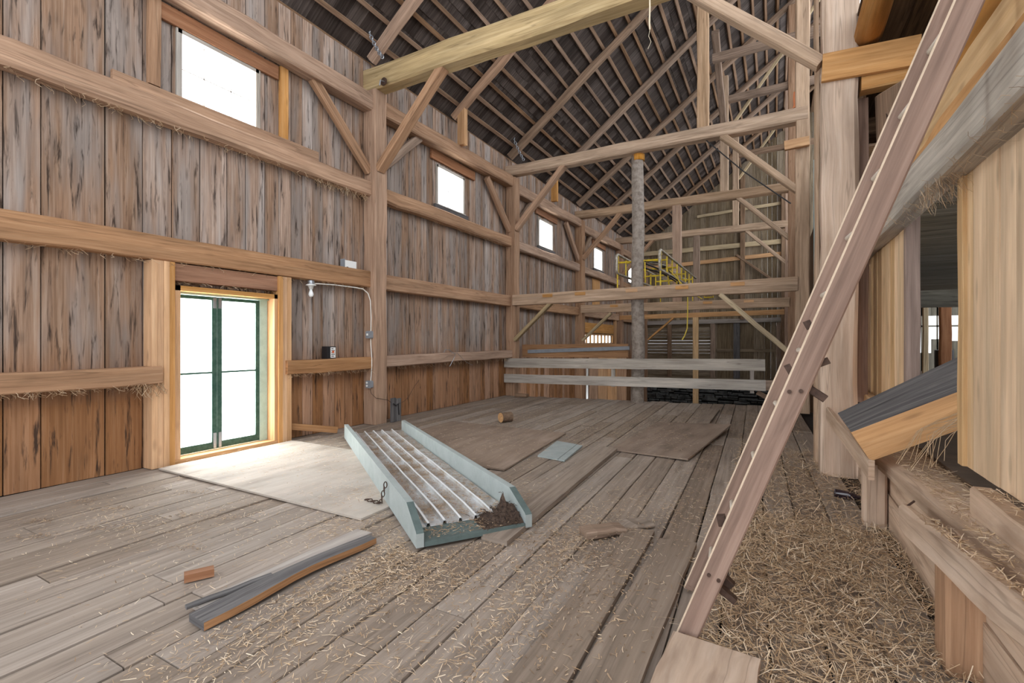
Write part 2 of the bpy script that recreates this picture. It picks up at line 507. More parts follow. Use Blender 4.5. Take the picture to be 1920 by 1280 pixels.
# ------------------------------------------------------------------ left wall
def wall_left():
    b = MB()
    holes = [(a, c, WZ[0], WZ[1]) for a, c in WIN] + [LOWWIN, DOOR]
    seams = [-1.0, -.7, -.45, -.1, .22, .5, .85, 1.12, 1.4, 1.70, 1.97, 2.50, 2.86, 3.17, 3.5, 3.85, 4.11, 4.4, 4.62, 4.83, 5.03, 5.22, 5.42, 5.66, 5.87, 6.05, 6.3]
    y = seams[-1]
    while y < GY:
        y += U(.17, .27)
        seams.append(min(y, GY))
    for y0, y1 in zip(seams[:-1], seams[1:]):
        r = random.random()
        g = U(.007, .012) if y0 > 4.4 else U(.010, .017)
        zb = 0.0 if y0 < 11.4 else LOW
        cuts = sorted({y0, y1} | {h for hh in holes for h in hh[:2] if y0 < h < y1})
        for a, c in zip(cuts[:-1], cuts[1:]):
            ga = g if a == y0 else 0
            gc = g if c == y1 else 0
            mid = (a + c) / 2
            spans = [(zb, 6.55)]
            for h in holes:
                if h[0] <= mid <= h[1]:
                    ns = []
                    for z0, z1 in spans:
                        if h[2] > z0: ns.append((z0, min(z1, h[2])))
                        if h[3] < z1: ns.append((max(z0, h[3]), z1))
                    spans = [q for q in ns if q[1] - q[0] > .01]
            dx = U(-.006, .004)
            for z0, z1 in spans:
                b.box(WX - .028 + dx, WX + dx, a + ga / 2, c - gc / 2, z0, z1, r, axis=2)
    # dark sheet added behind the gaps to block the sky and keep them dark
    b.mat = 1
    ys = sorted({-1.0, GY} | {h for hh in holes for h in hh[:2]})
    for a, c in zip(ys[:-1], ys[1:]):
        mid = (a + c) / 2
        spans = [(LOW, 6.5)]
        for h in holes:
            if h[0] <= mid <= h[1]:
                ns = []
                for z0, z1 in spans:
                    if h[2] >= z1 or h[3] <= z0:
                        ns.append((z0, z1))
                    else:
                        if h[2] > z0: ns.append((z0, h[2]))
                        if h[3] < z1: ns.append((h[3], z1))
                spans = ns
        for z0, z1 in spans:
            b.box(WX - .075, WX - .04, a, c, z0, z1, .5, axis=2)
    return struct(b.build('wall_left', [M['board'], M['backing']]))
wall_left()

# glass windows high in the left wall
for i, (a, c) in enumerate(WIN):
    b = MB()
    z0, z1 = WZ
    t = .045
    b.box(WX - .10, WX + .03, a - .02, a + t, z0 - .02, z1 + .02, axis=2)
    b.box(WX - .10, WX + .03, c - t, c + .02, z0 - .02, z1 + .02, axis=2)
    b.box(WX - .10, WX + .03, a, c, z1 - .03, z1 + .03, axis=1)
    b.box(WX - .10, WX + .05, a - .03, c + .03, z0 - .03, z0 + .02, axis=1)
    w = struct(b.build('window_%d' % (i + 1), M['header']))
    g = MB()
    g.box(WX - .062, WX - .058, a + .02, c - .02, z0, z1, .5)
    g.build('pane', M['glass'], w)
    mu = MB()
    ny = 3 if i == 0 else 2
    for k in range(1, ny):
        yy = a + (c - a) * k / ny
        mu.box(WX - .072, WX - .052, yy - .006, yy + .006, z0, z1, .5)
    zz = (z0 + z1) / 2
    mu.box(WX - .072, WX - .052, a, c, zz - .006, zz + .006, .5)
    mu.build('muntin', M['grey'], w)
a, c, z0, z1 = LOWWIN
b = MB()
b.box(WX - .08, WX + .05, a - .04, a, z0 - .05, z1 + .05, axis=2)
b.box(WX - .08, WX + .05, c, c + .04, z0 - .05, z1 + .05, axis=2)
b.box(WX - .08, WX + .05, a, c, z1, z1 + .05, axis=1)
b.box(WX - .08, WX + .05, a, c, z0 - .05, z0, axis=1)
for k in range(1, 8):
    yy = a + (c - a) * k / 8
    b.box(WX - .06, WX, yy - .03, yy + .03, z0, z1, axis=2)
w = struct(b.build('window_6', M['fresh']))
g = MB()
g.box(WX - .05, WX - .045, a, c, z0, z1, .5)
g.build('pane', M['glass'], w)

# planks framing the high windows
lint = [(2.98, 4.58, 5.36, 5.56), (8.2, 9.9, 5.42, 5.64), (13.35, 15.0, 5.44, 5.66), (18.6, 20.3, 5.42, 5.62)]
where = ['over the first high window', 'over the second high window', 'over the third high window', 'over the fourth high window']
for (y0, y1, za, zb), wh in zip(lint, where):
    BEAM('lintel_plank', 'red', (WX + .03, y0, (za + zb) / 2), (WX + .03, y1, (za + zb) / 2), .05, zb - za, 'reddish brown lintel plank nailed ' + wh, 'plank', 'window lintel planks', ch=.004, jit=.002)
BEAM('sill_plank', 'girt', (WX + .05, 2.54, 4.40), (WX + .05, 5.28, 4.42), .05, .20, 'long brown plank under the first high window, above the girt', 'plank', ch=.004, jit=.002)
BEAM('wall_stud', 'fresh', (WX + .03, 4.68, 4.52), (WX + .03, 4.68, 5.58), .06, .13, 'pale stud beside the far edge of the first high window', 'stud', 'window studs', up=(0, 1, 0), ch=.004, jit=.002)
BEAM('wall_stud', 'beam', (WX + .03, 2.96, 4.52), (WX + .03, 2.96, 6.0), .06, .13, 'rough edged stud beside the near edge of the first high window', 'stud', 'window studs', up=(0, 1, 0), ch=.004, jit=.004)
for i, (a, c) in enumerate(WIN[1:4]):
    BEAM('sill_plank', 'darkgrey', (WX + .04, a - .1, 4.43), (WX + .04, c + .12, 4.43), .05, .09, 'short grey sill board under the %s high window' % ORD[i + 1], 'plank', 'short window sill boards', ch=.004, jit=.002)

# bays of the left wall
bay_edge = [(-1.0, BY[0]), (BY[0] + .3, BY[1]), (BY[1] + .3, BY[2]), (BY[2] + .3, BY[3]), (BY[3] + .3, GY)]
bay_txt = ['in the bay with the green glass doors', 'between the first and second wall posts', 'between the second and third wall posts', 'between the third and fourth wall posts', 'between the fourth wall post and the far gable']
for i, (y0, y1) in enumerate(bay_edge):
    BEAM('wall_girt', 'girt' if i < 2 else 'beam', (WX + .10, y0, 4.19), (WX + .10, y1, 4.21), .20, .27, 'rough upper girt under the high window ' + bay_txt[i], 'beam', 'upper wall girts', jit=.012, ch=.03)
    BEAM('wall_girt', 'girt', (WX + .09, y0, 2.575), (WX + .09, y1, 2.59), .18, .29, 'squared middle girt at door head height ' + bay_txt[i], 'beam', 'middle wall girts', jit=.005)
    BEAM('wall_plate', 'beam', (WX + .13, y0, 5.73), (WX + .13, y1 + (.0 if i else .0), 5.74 + (.12 if i else 0)), .26, .29, 'heavy wall plate under the roof edge ' + bay_txt[i], 'beam', 'wall plates', jit=.008, ch=.025)
BEAM('wall_girt', 'girt', (WX + .12, -1.0, 1.09), (WX + .12, 2.96, 1.09), .24, .20, 'low girt ending against the left door stud', 'beam', 'low wall girts', jit=.012)
BEAM('wall_girt', 'girt', (WX + .12, 4.60, 1.10), (WX + .12, BY[0] + .02, 1.10), .24, .20, 'low girt between the glass doors and the first wall post', 'beam', 'low wall girts', jit=.012)
BEAM('wall_girt', 'beam', (WX + .12, BY[0] + .28, 1.11), (WX + .12, BY[1], 1.14), .22, .20, 'low girt with a wire loop between the first and second wall posts', 'beam', 'low wall girts', jit=.012)

for i, y in enumerate(BY):
    zb = 0 if i < 2 else LOW
    BEAM('wall_post', 'beam' if i else 'beam', (WX + .15, y + .15, zb), (WX + .15, y + .15, 5.97), .30, .30, '%s squared post of the left wall counted from the glass doors' % ORD[i], 'post', 'left wall posts', up=(0, 1, 0), jit=.007, ch=.02)
    zt = 5.72
    side = 'towards the camera', 'towards the gable'
    if i < 3:
        BEAM('wall_brace', 'beam', (WX + .12, y + .02, 4.52), (WX + .12, y - 1.17, zt - .10), .11, .17, 'diagonal wall brace leaning from the %s wall post %s' % (ORD[i], side[0]), 'brace', 'left wall braces')
        BEAM('wall_brace', 'rafter', (WX + .12, y + .28, 4.62), (WX + .12, y + 1.40, zt - .08), .11, .16, 'diagonal wall brace leaning from the %s wall post %s' % (ORD[i], side[1]), 'brace', 'left wall braces')

# ------------------------------------------------------------------ cross frames
tie_txt = ['nearest heavy yellowish tie beam crossing the barn under the roof', 'second tie beam, resting on the top of the bark covered pole', 'third tie beam, behind the one on the bark covered pole', 'fourth tie beam, nearest the far gable']
XR = [.40, .38, .36, .36]
for i, y in enumerate(BY):
    h = .40 if i == 0 else .28
    zc = 6.17 if i == 0 else 6.17
    mat = 'yellowbeam' if i == 0 else 'tie'
    t = MB()
    t.beam((WX - .05, y + .14, zc), (XR[i] + .22, y + .14, zc + (.0 if i else .0)), .28, h, jit=.010, ch=.03, seg=.6)
    to = tag(t.build('tie_beam', M[mat]), tie_txt[i], 'beam', 'tie beams')
    # braces in the frame
    BEAM('frame_brace', 'girt', (WX + .28, y + .12, 4.55), (-4.78, y + .12, zc - h / 2 + .06), .13, .19, 'diagonal brace rising from the %s wall post to its tie beam' % ORD[i], 'brace', 'left tie braces', up=(0, 1, 0))
    BEAM('frame_brace', 'tie', (XR[i] + .06, y + .12, 4.60), (-1.02 if i else -.98, y + .12, zc - h / 2 + .02 if i else 5.95), .13, .18, 'diagonal brace rising from the %s aisle post to its tie beam' % ORD[i], 'brace', 'right tie braces', up=(0, 1, 0))
# bolt with washer under the first tie beam
b = MB()
b.tube([(-5.95, 6.25, 5.99), (-5.95, 6.235, 5.99)], .07, 12)
b.mat = 1
b.tube([(-5.93, 6.28, 5.99), (-5.93, 6.14, 5.96), (-5.93, 6.12, 5.86)], .012, 6)
tag(b.build('bolt', [M['iron'], M['chain']]), 'iron washer and bolt through the end of the nearest tie beam', 'bolt')

# aisle posts on the right
b = MB()
b.beam((.62, 6.46, 0), (.635, 6.46, 7.2), .34, .34, up=(0, 1, 0), jit=.010, ch=.035, seg=.5)
tag(b.build('aisle_post', M['white']), 'nearest massive pale hewn post beside the ladder', 'post', 'aisle posts')
BEAM('post_plank', 'plinth', (.455, 6.98, 0), (.455, 6.98, 7.2), .04, .32, 'whitish plank standing against the back of the nearest aisle post', 'plank', up=(0, 1, 0), jit=.008, ch=.006)
BEAM('post_plank', 'ladder', (.86, 6.62, .8), (.86, 6.62, 4.2), .12, .05, 'narrow brown board beside the nearest aisle post', 'plank', up=(0, 1, 0), ch=.006)
for i in (1, 2, 3):
    zb = 0 if i == 1 else LOW
    BEAM('aisle_post', 'tie' if i == 1 else 'beam', (XR[i] + .13, BY[i] + .14, zb), (XR[i] + .13, BY[i] + .14, roof_z(XR[i]) - .15), .25, .26, '%s squared aisle post beyond the ladder, counted into the barn' % ORD[i], 'post', 'aisle posts', up=(0, 1, 0), jit=.008, ch=.02)
BEAM('pole', 'grey', (.72, 11.6, 0), (.72, 11.6, 5.2), .03, .03, 'pale bluish pipe standing beside the second aisle post', 'pipe', ch=.008, jit=0)
bpy.data.objects['pole'].data.materials[0] = M['pipe']
bpy.data.objects['pole'].name = 'water_pipe'

# king posts on the tie beams
for i, (zt) in ((1, 9.95), (2, 10.0), (3, 10.0)):
    BEAM('king_post', 'tie', (-1.42, BY[i] + .14, 6.30), (-1.42, BY[i] + .14, zt), .24, .22, 'upright roof post standing on the %s tie beam' % ORD[i], 'post', 'roof posts', up=(0, 1, 0), jit=.006)
    BEAM('collar_beam', 'rafter', (-1.3, BY[i] + .14, 9.25), (2.6, BY[i] + .14, 9.32), .16, .22, 'level collar beam from the roof post of the %s tie beam' % ORD[i], 'beam', 'collar beams', jit=.006)
BEAM('collar_beam', 'rafter', (-1.5, 14.3, 9.28), (2.6, 14.3, 9.3), .16, .22, 'level collar beam between the second and third roof posts', 'beam', 'collar beams')
BEAM('roof_brace', 'rafter', (-1.42, 16.7, 8.4), (-1.42, 14.2, 9.95), .18, .2, 'dark brace leaning from the third tie beam roof post towards the camera', 'brace')
for i in (2, 3):
    BEAM('roof_strut', 'yellowbeam', (-1.32, BY[i] + .30, 8.3), (1.3, BY[i] + .30, 11.9), .09, .09, 'thin greenish pole strut rising from the roof post of the %s tie beam' % ORD[i], 'strut', 'roof struts', up=(0, 1, 0))

# low cross beams with notches
def low_beam(i, x0, x1, z, notches, label, mat):
    y = BY[i] - .06
    b = MB()
    b.beam((x0, y + .10, z), (x1, y + .10, z + .07 * (i == 1)), .18, .29, jit=.004, ch=.012)
    o = tag(b.build('cross_beam', M[mat]), label, 'beam', 'low cross beams')
    for nx in notches:
        q = MB()
        q.box(nx - .14, nx + .14, y - .004, y + .04, z + .03 + .010 * (nx + 6) * (i == 1), z + .11 + .010 * (nx + 6) * (i == 1), axis=0)
        n = q.build('notch', M['fresh'], o)
        n['label'] = 'fresh orange notch cut in the beam'
    return o
low_beam(1, -6.25, .42, 2.60, [-5.2, -4.3, -3.0, -1.85, -.7], 'low cross beam with cut notches passing in front of the bark covered pole', 'tie')
low_beam(2, -6.25, .40, 2.67, [-5.0, -1.9, -.7], 'second low cross beam with notches, behind the bark covered pole', 'tie')
BEAM('cross_beam', 'fresh', (-6.3, 22.0, 2.58), (.35, 22.0, 2.66), .16, .2, 'low cross beam of fresh orange lumber, nearest the gable', 'beam', 'low cross beams', jit=.003, ch=.006)
# braces under the low beams
for i, (lab) in ((1, 'front'), (2, 'second')):
    y = BY[i] + .05
    BEAM('low_brace', 'yellowbeam', (WX + .28, y, 1.52), (-5.13, y, 2.50), .09, .17, 'short pale brace under the wall end of the %s low cross beam' % lab, 'brace', 'low braces', up=(0, 1, 0))
    BEAM('low_brace', 'yellowbeam', (.36, y, 1.16), (-1.05, y, 2.52), .10, .24, 'greenish brace under the aisle end of the %s low cross beam' % lab, 'brace', 'low braces', up=(0, 1, 0))
BEAM('low_brace', 'fresh', (-5.0, 21.95, 1.55), (-3.9, 21.95, 2.52), .08, .14, 'fresh pale brace under the orange low cross beam, seen past the pole', 'brace', 'low braces', up=(0, 1, 0))
# upright posts in the middle line
BEAM('middle_post', 'beam', (-2.88, BY[2] + .14, 2.8), (-2.88, BY[2] + .14, 6.05), .27, .25, 'squared middle post between the second low cross beam and third tie beam', 'post', 'middle posts', up=(0, 1, 0))
BEAM('middle_post', 'rafter', (-2.96, BY[3] + .14, 2.7), (-2.96, BY[3] + .14, 6.05), .26, .25, 'squared middle post under the fourth tie beam', 'post', 'middle posts', up=(0, 1, 0))
BEAM('middle_post', 'pale', (-2.98, 22.0, LOW), (-2.98, 22.0, 2.52), .22, .2, 'fresh pale stud under the orange low cross beam', 'post', 'middle posts', up=(0, 1, 0), jit=.002, ch=.005)

# bark covered pole
b = MB()
pts, rad = [], []
for k in range(26):
    z = LOW + (6.03 - LOW) * k / 25
    pts.append((-2.93 + .012 * math.sin(k * .7), 11.77 + .01 * math.cos(k), z))
    rad.append(.165 - .0009 * k)
b.tube(pts, rad, 16, jit=.035)
po = tag(b.build('bark_pole', M['bark'], smooth=True), 'round tree trunk pole with grey flaking bark under the second tie beam', 'pole')
q = MB()
q.tube([(-2.915, 11.77, 5.88), (-2.915, 11.77, 5.96), (-2.915, 11.77, 6.032)], [.148, .149, .147], 16, jit=.02)
pp = q.build('peeled_top', M['logwood'], po, smooth=True)
pp['label'] = 'peeled orange top of the trunk'

# ------------------------------------------------------------------ roof
def roof(x0, x1, y0, y1, name, z_off=.10):
    b = MB()
    n = int(abs(x1 - x0) / .36) + 1
    for k in range(n):
        xa, xb = x0 + (x1 - x0) * k / n, x0 + (x1 - x0) * (k + 1) / n
        za, zb = roof_z(xa) + z_off, roof_z(xb) + z_off
        y = y0
        while y < y1:
            y2 = min(y1, y + U(.14, .34))
            d = U(0, .012)
            r = random.random()
            b.hexa([(xa, y, za + d), (xa, y2 - .004, za + d), (xa, y2 - .004, za + d + .02), (xa, y, za + d + .02),
                    (xb, y, zb + d + .012), (xb, y2 - .004, zb + d + .012), (xb, y2 - .004, zb + d + .032), (xb, y, zb + d + .032)], r)
            y = y2
        b.mat = 1
        b.hexa([(xa, y0, za + .05), (xa, y1, za + .05), (xa, y1, za + .06), (xa, y0, za + .06), (xb, y0, zb + .05), (xb, y1, zb + .05), (xb, y1, zb + .06), (xb, y0, zb + .06)], .5)
        b.mat = 0
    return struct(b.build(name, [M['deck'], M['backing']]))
ROOF_Y0 = -1.5
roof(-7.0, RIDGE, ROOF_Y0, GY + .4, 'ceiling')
roof(RIDGE, 2.3, ROOF_Y0, GY + .4, 'ceiling_far_slope')  # unseen slope stops short of the eave, shaped to let sky light in
# battens along the slope
k = 0
x = -6.62
while x < RIDGE - .1:
    b = MB()
    nrm = V((-RS, 0, 1)).normalized()
    c = V((x, 0, roof_z(x) + .10)) - nrm * .030
    p0, p1 = c + V((0, ROOF_Y0 + .05, 0)), c + V((0, GY + .3, 0))
    b.beam(p0, p1, .075, .055, ch=.004, jit=.006, seg=1.1, up=nrm)
    lab = '%s roof batten up from the eave above the left wall' % ORD[k] if k < len(ORD) else 'topmost roof batten next to the ridge'
    tag(b.build('roof_batten', M['batten']), lab, 'batten', 'roof battens')
    k += 1
    x += .318
RY = [BY[0] + .14, 9.0, BY[1] + .14, 14.2, BY[2] + .14, 19.4, BY[3] + .14, 24.6]
for k, y in enumerate(RY):
    nrm = V((-RS, 0, 1)).normalized()
    b = MB()
    pa = V((-6.52, y, roof_z(-6.52) + .10)) - nrm * .15
    pb = V((RIDGE, y, roof_z(RIDGE) + .10)) - nrm * .15
    b.beam(pa, pb, .20, .20, ch=.05, jit=.012, seg=.7, up=nrm, taper=.85)
    tag(b.build('rafter', M['rafter'] if k > 1 else M['beam']), '%s hewn rafter of the left roof slope counted from the nearest tie beam' % ORD[k], 'rafter', 'rafters')
BEAM('ridge_beam', 'rafter', (RIDGE, ROOF_Y0, roof_z(RIDGE) - .12), (RIDGE, GY, roof_z(RIDGE) - .12), .16, .2, 'long ridge beam at the top of the roof', 'beam')
# short blocks that carry the in-between rafters
BEAM('rafter_block', 'fresh', (-6.20, 9.0, 5.92), (-6.20, 9.0, 6.78), .20, .12, 'pale upright block under the second rafter, above the second window', 'block', 'rafter blocks', up=(0, 1, 0), ch=.004, jit=.002)
BEAM('rafter_block', 'fresh', (-6.20, 14.2, 5.98), (-6.20, 14.2, 6.78), .20, .12, 'pale upright block under the fourth rafter, above the third window', 'block', 'rafter blocks', up=(0, 1, 0), ch=.004, jit=.002)

def chain_obj(p0, p1, n, label, sagv=.05, r=.006, lw=.018):
    b = MB()
    p0, p1 = V(p0), V(p1)
    for k in range(n):
        t = (k + .5) / n
        c = p0.lerp(p1, t) - V((0, 0, sagv * 4 * t * (1 - t)))
        d = (p1 - p0).normalized()
        a, e = b.frame(d)
        s_ = a if k % 2 else e
        ln = (p1 - p0).length / n * .72
        pts = [c + d * math.cos(2 * math.pi * q / 10) * ln + s_ * math.sin(2 * math.pi * q / 10) * lw for q in range(11)]
        b.tube(pts, r, 5, cap=False)
    return tag(b.build('chain', M['chain']), label, 'chain')
chain_obj((-6.28, 6.20, 6.98), (-5.98, 6.25, 6.42), 11, 'zinc chain tying the first rafter foot to the nearest tie beam', r=.010, lw=.028)
chain_obj((-6.20, 11.40, 7.02), (-5.90, 11.45, 6.35), 11, 'zinc chain tying the third rafter foot to the second tie beam', r=.010, lw=.028)

# ------------------------------------------------------------------ far gable
def gable():
    b = MB()
    x = WX
    while x < 4.0:
        x2 = x + U(.16, .26)
        g = U(.0, .002) if x < -1.2 or random.random() < .75 else U(.002, .007)
        zt = max(roof_z(x), roof_z(x2)) + .12
        z0 = 2.6 if x < .3 else LOW
        b.box(x + g / 2, x2 - g / 2, GY + U(-.006, .006), GY + .03, z0, zt, axis=2)
        x = x2
    # slatted lower part
    z = -.5
    while z < 2.5:
        g = .001 if random.random() < .62 or z < .8 or z > 2.2 else U(.002, .010)
        b.box(WX, -2.9, GY, GY + .03, z + g / 2, z + .17 - g / 2, axis=0)
        z += .17
    # board doors and right part
    x = -2.9
    while x < .4:
        x2 = min(x + U(.18, .28), .4)
        b.box(x + .0004, x2 - .0004, GY - .01, GY + .02, -.45, 2.5, axis=2)
        x = x2
    b.box(-2.9, .4, GY - .04, GY, .95, 1.1, axis=0)
    b.box(WX, 1.2, GY - .08, GY + .05, -.62, -.42, axis=0)
    return struct(b.build('wall_back', M['gable']))
gable()
for xx, wd, mt, lb in ((-5.02, .22, 'rafter', 'brown stud in front of the slatted part of the far gable'), (-2.83, .24, 'rafter', 'brown stud between the slats and the small gable door'), (-1.70, .30, 'darkgrey', 'bluish grey stud beside the small gable door'), (.18, .20, 'rafter', 'brown stud at the aisle end of the gable boards')):
    BEAM('gable_stud', mt, (xx, GY - .08, -.42), (xx, GY - .08, 2.42), wd, .12, lb, 'stud', 'gable studs', up=(0, 1, 0))
BEAM('gable_header', 'grey', (WX + .3, GY - .09, 2.50), (.3, GY - .09, 2.56), .14, .22, 'grey header timber above the slats and small door of the far gable', 'beam')
BEAM('gable_girt', 'yellowbeam', (-6.4, GY - .10, 6.35), (.3, GY - .10, 6.40), .16, .24, 'upper girt across the far gable boards', 'beam', 'gable girts')
BEAM('gable_girt', 'fresh', (-6.4, GY - .10, 5.55), (.3, GY - .10, 5.80), .14, .2, 'orange girt across the far gable, below its upper girt', 'beam', 'gable girts')
BEAM('gable_girt', 'girt', (-2.5, GY - .10, 4.35), (.3, GY - .10, 4.5), .10, .10, 'thin pole nailed across the gable boards', 'beam', 'gable girts')
BEAM('gable_girt', 'yellowbeam', (-3.6, GY - .10, 8.1), (.4, GY - .10, 8.3), .10, .14, 'highest girt across the far gable boards', 'beam', 'gable girts')
BEAM('gable_brace', 'rafter', (-1.7, GY - .18, 5.9), (.3, GY - .18, 4.2), .12, .16, 'diagonal brace on the far gable boards', 'brace', up=(0, 1, 0))
BEAM('gable_post', 'rafter', (.42, GY - .16, LOW), (.42, GY - .16, 9.5), .26, .26, 'post at the aisle corner of the far gable', 'post', 'gable posts', up=(0, 1, 0))
BEAM('gable_post', 'beam', (WX + .15, GY - .16, LOW), (WX + .15, GY - .16, 5.9), .28, .28, 'corner post where the left wall meets the far gable', 'post', 'gable posts', up=(0, 1, 0))
BEAM('gable_post', 'rafter', (-1.42, GY - .14, 2.6), (-1.42, GY - .14, 9.9), .22, .2, 'slim upright in the middle of the far gable', 'post', 'gable posts', up=(0, 1, 0))
# drystone foundation
def stone_wall():
    b = MB()
    z = LOW
    while z < -.64:
        h = U(.09, .20)
        z2 = min(z + h, -.62)
        x = WX
        while x < 1.6:
            x2 = x + U(.22, .95)
            d = U(.0, .09)
            p = U(.01, .03)
            hh = (z2 - z)
            t = U(-.03, .03)
            zs = U(-.045, .045)
            za, zb_ = z + zs, min(z2 + zs + U(-.04, .03), -.60)
            y0, y1 = GY - .16 - d, GY + .2
            ring0 = [(x + p, y1, za + .01), (x2 - p, y1, za + .01), (x2 - p, y1, zb_ - .012), (x + p, y1, zb_ - .012)]
            ring1 = [(x + p, y0 + .05, za + .01 + t * .3), (x2 - p, y0 + .05, za + .012), (x2 - p, y0 + .05, zb_ - .012 + t * .3), (x + p, y0 + .05, zb_ - .012)]
            q = .05
            ring2 = [(x + p + q, y0, za + .01 + q * .6), (x2 - p - q * U(.5, 1.6), y0, za + .01 + q * U(.3, .8)), (x2 - p - q, y0, zb_ - q * U(.4, .9)), (x + p + q * U(.5, 1.6), y0, zb_ - q * .6)]
            b.loft([ring0, ring1, ring2])
            x = x2
        z = z2
    b.mat = 1
    b.box(WX, 1.6, GY - .08, GY + .3, LOW, -.62, .5)
    return struct(b.build('wall_foundation', [M['stone'], M['mortar']]))
stone_wall()
b = MB()
b.box(-6.6, 4.0, 11.4, GY + .4, LOW - .1, LOW, .5)
struct(b.build('floor_lower', M['earth']))

# ------------------------------------------------------------------ hay floor
SK = .0323   # the planks run a little askew
def fpt(xr, y, z):
    return (xr - SK * y, y, z)
def floor():
    b = MB()
    xs = [-6.45]
    while xs[-1] < -2.2:
        xs.append(xs[-1] + U(.19, .27))
    xs = [v for v in xs if v < -2.2] + [-2.12, -1.87, -1.61, -1.38, -1.13, -.885, -.635, -.39, -.16, .07, .31, .56, .84]
    for i, (xa, xb) in enumerate(zip(xs[:-1], xs[1:])):
        y = -1.2 - U(0, 2)
        end = 11.50 + .15 * (xa + 6.4) + U(-.06, .1)
        while y < end - .05:
            y2 = y + U(2.6, 5.0)
            if end - y2 < .8:
                y2 = end
            g = U(.006, .018)
            dz = U(-.010, 0)
            if -1.62 < xa < -1.60 and y < 5.9 < y2 + 3:
                pass
            z = dz
            r = random.random()
            n = max(1, int((y2 - y) / .6))
            w0 = [U(-.003, .003) for _ in range(n + 1)]
            w1 = [U(-.003, .003) for _ in range(n + 1)]
            rings = []
            for k in range(n + 1):
                yy = y + .004 + (y2 - y - .008) * k / n
                zz = z + U(-.003, .003)
                A, B = xa + g / 2 + w0[k], xb - g / 2 + w1[k]
                rings.append([fpt(A, yy, -.045), fpt(B, yy, -.045), fpt(B, yy, zz - .004), fpt(B - .008, yy, zz), fpt(A + .008, yy, zz), fpt(A, yy, zz - .004)])
            b.loft(rings, r)
            y = y2
    b.mat = 1
    b.hexa([(-6.6, -3, -.10), (.95, -3, -.10), (.95, -3, -.06), (-6.6, -3, -.06), (-6.6, 11.3, -.10), (.95, 12.3, -.10), (.95, 12.3, -.06), (-6.6, 11.3, -.06)], .5)
    return struct(b.build('floor', [M['floor'], M['backing']]))
floor()

def slab(name, mat, corners, z0, t, label, cat, group=None, lift=None, sub=8):
    """thin board or sheet given by its four corners in plan; lift = extra height of each corner"""
    b = MB()
    c = [V((p[0], p[1], 0)) for p in corners]
    lift = lift or [0, 0, 0, 0]
    rings = []
    for k in range(sub + 1):
        t_ = k / sub
        A = c[0].lerp(c[3], t_)
        B = c[1].lerp(c[2], t_)
        za = z0 + lift[0] + (lift[3] - lift[0]) * t_ + U(-.002, .002)
        zb = z0 + lift[1] + (lift[2] - lift[1]) * t_ + U(-.002, .002)
        jx = U(-.004, .004)
        rings.append([(A.x + jx, A.y, za), (B.x + jx, B.y, zb), (B.x + jx, B.y, zb + t), (A.x + jx, A.y, za + t)])
    b.loft(rings)
    return tag(b.build(name, M[mat]), label, cat, group)

slab('plywood_sheet', 'ply', [(-6.22, 2.90), (-2.98, 2.87), (-3.02, 4.62), (-6.25, 4.66)], .004, .018, 'dusty pale plywood sheet on the floor in front of the glass doors', 'plywood', 'plywood sheets')
slab('plywood_sheet', 'mat', [(-5.1, 4.68), (-2.71, 4.77), (-2.92, 7.15), (-5.2, 7.2)], .004, .018, 'dirty brown plywood sheet beyond the far side of the green ramp', 'plywood', 'plywood sheets')
slab('plywood_sheet', 'mat', [(-1.95, 6.35), (-.93, 6.22), (-.62, 8.70), (-1.86, 8.85)], .004, .022, 'curled grey sheet with a lifted edge in the middle of the floor', 'plywood', 'plywood sheets', lift=[0, .012, .09, 0])
slab('loose_plank', 'floor', [(-1.005, 1.45), (-.76, 1.40), (-.80, 3.74), (-1.01, 3.70)], .004, .034, 'wide dark floor plank left of the ladder foot, further from the ladder', 'plank', 'wide loose floor planks')
slab('loose_plank', 'floor', [(-.75, 1.40), (-.50, 1.40), (-.49, 3.66), (-.74, 3.62)], .004, .034, 'wide dark floor plank lying right beside the ladder foot', 'plank', 'wide loose floor planks')
slab('loose_plank', 'floor', [(-1.93, 3.05), (-1.69, 3.02), (-1.86, 6.35), (-2.10, 6.40)], .004, .040, 'raised floor plank with a broken brown edge beside the ramp end', 'plank', lift=[-.01, -.004, 0, -.003])
slab('loose_plank', 'floor', [(-1.22, 8.9), (-.98, 8.88), (-1.03, 11.2), (-1.3, 11.25)], .004, .02, 'floor plank with a sprung end beyond the curled sheet', 'plank', lift=[.0, .06, 0, 0])
slab('loose_plank', 'plinth', [(-.475, 1.62), (-.10, 1.72), (-.055, 2.42), (-.435, 2.45)], .006, .055, 'short light brown plank offcut at the foot of the ladder', 'plank')
o = empty('green_panel', (-2.5, 5.9, 0), 'small flat sage green panel lying on the floor beside the ramp', 'panel')
for q, lb in (([(-2.66, 5.55), (-2.36, 5.50), (-2.46, 6.42), (-2.80, 6.50)], 'panel_board'), ([(-2.35, 5.49), (-2.26, 5.48), (-2.36, 6.38), (-2.45, 6.40)], 'edge_strip')):
    b = MB()
    b.prism([(p[0], p[1], .004) for p in q], (0, 0, .02))
    b.build(lb, M['green'], o)

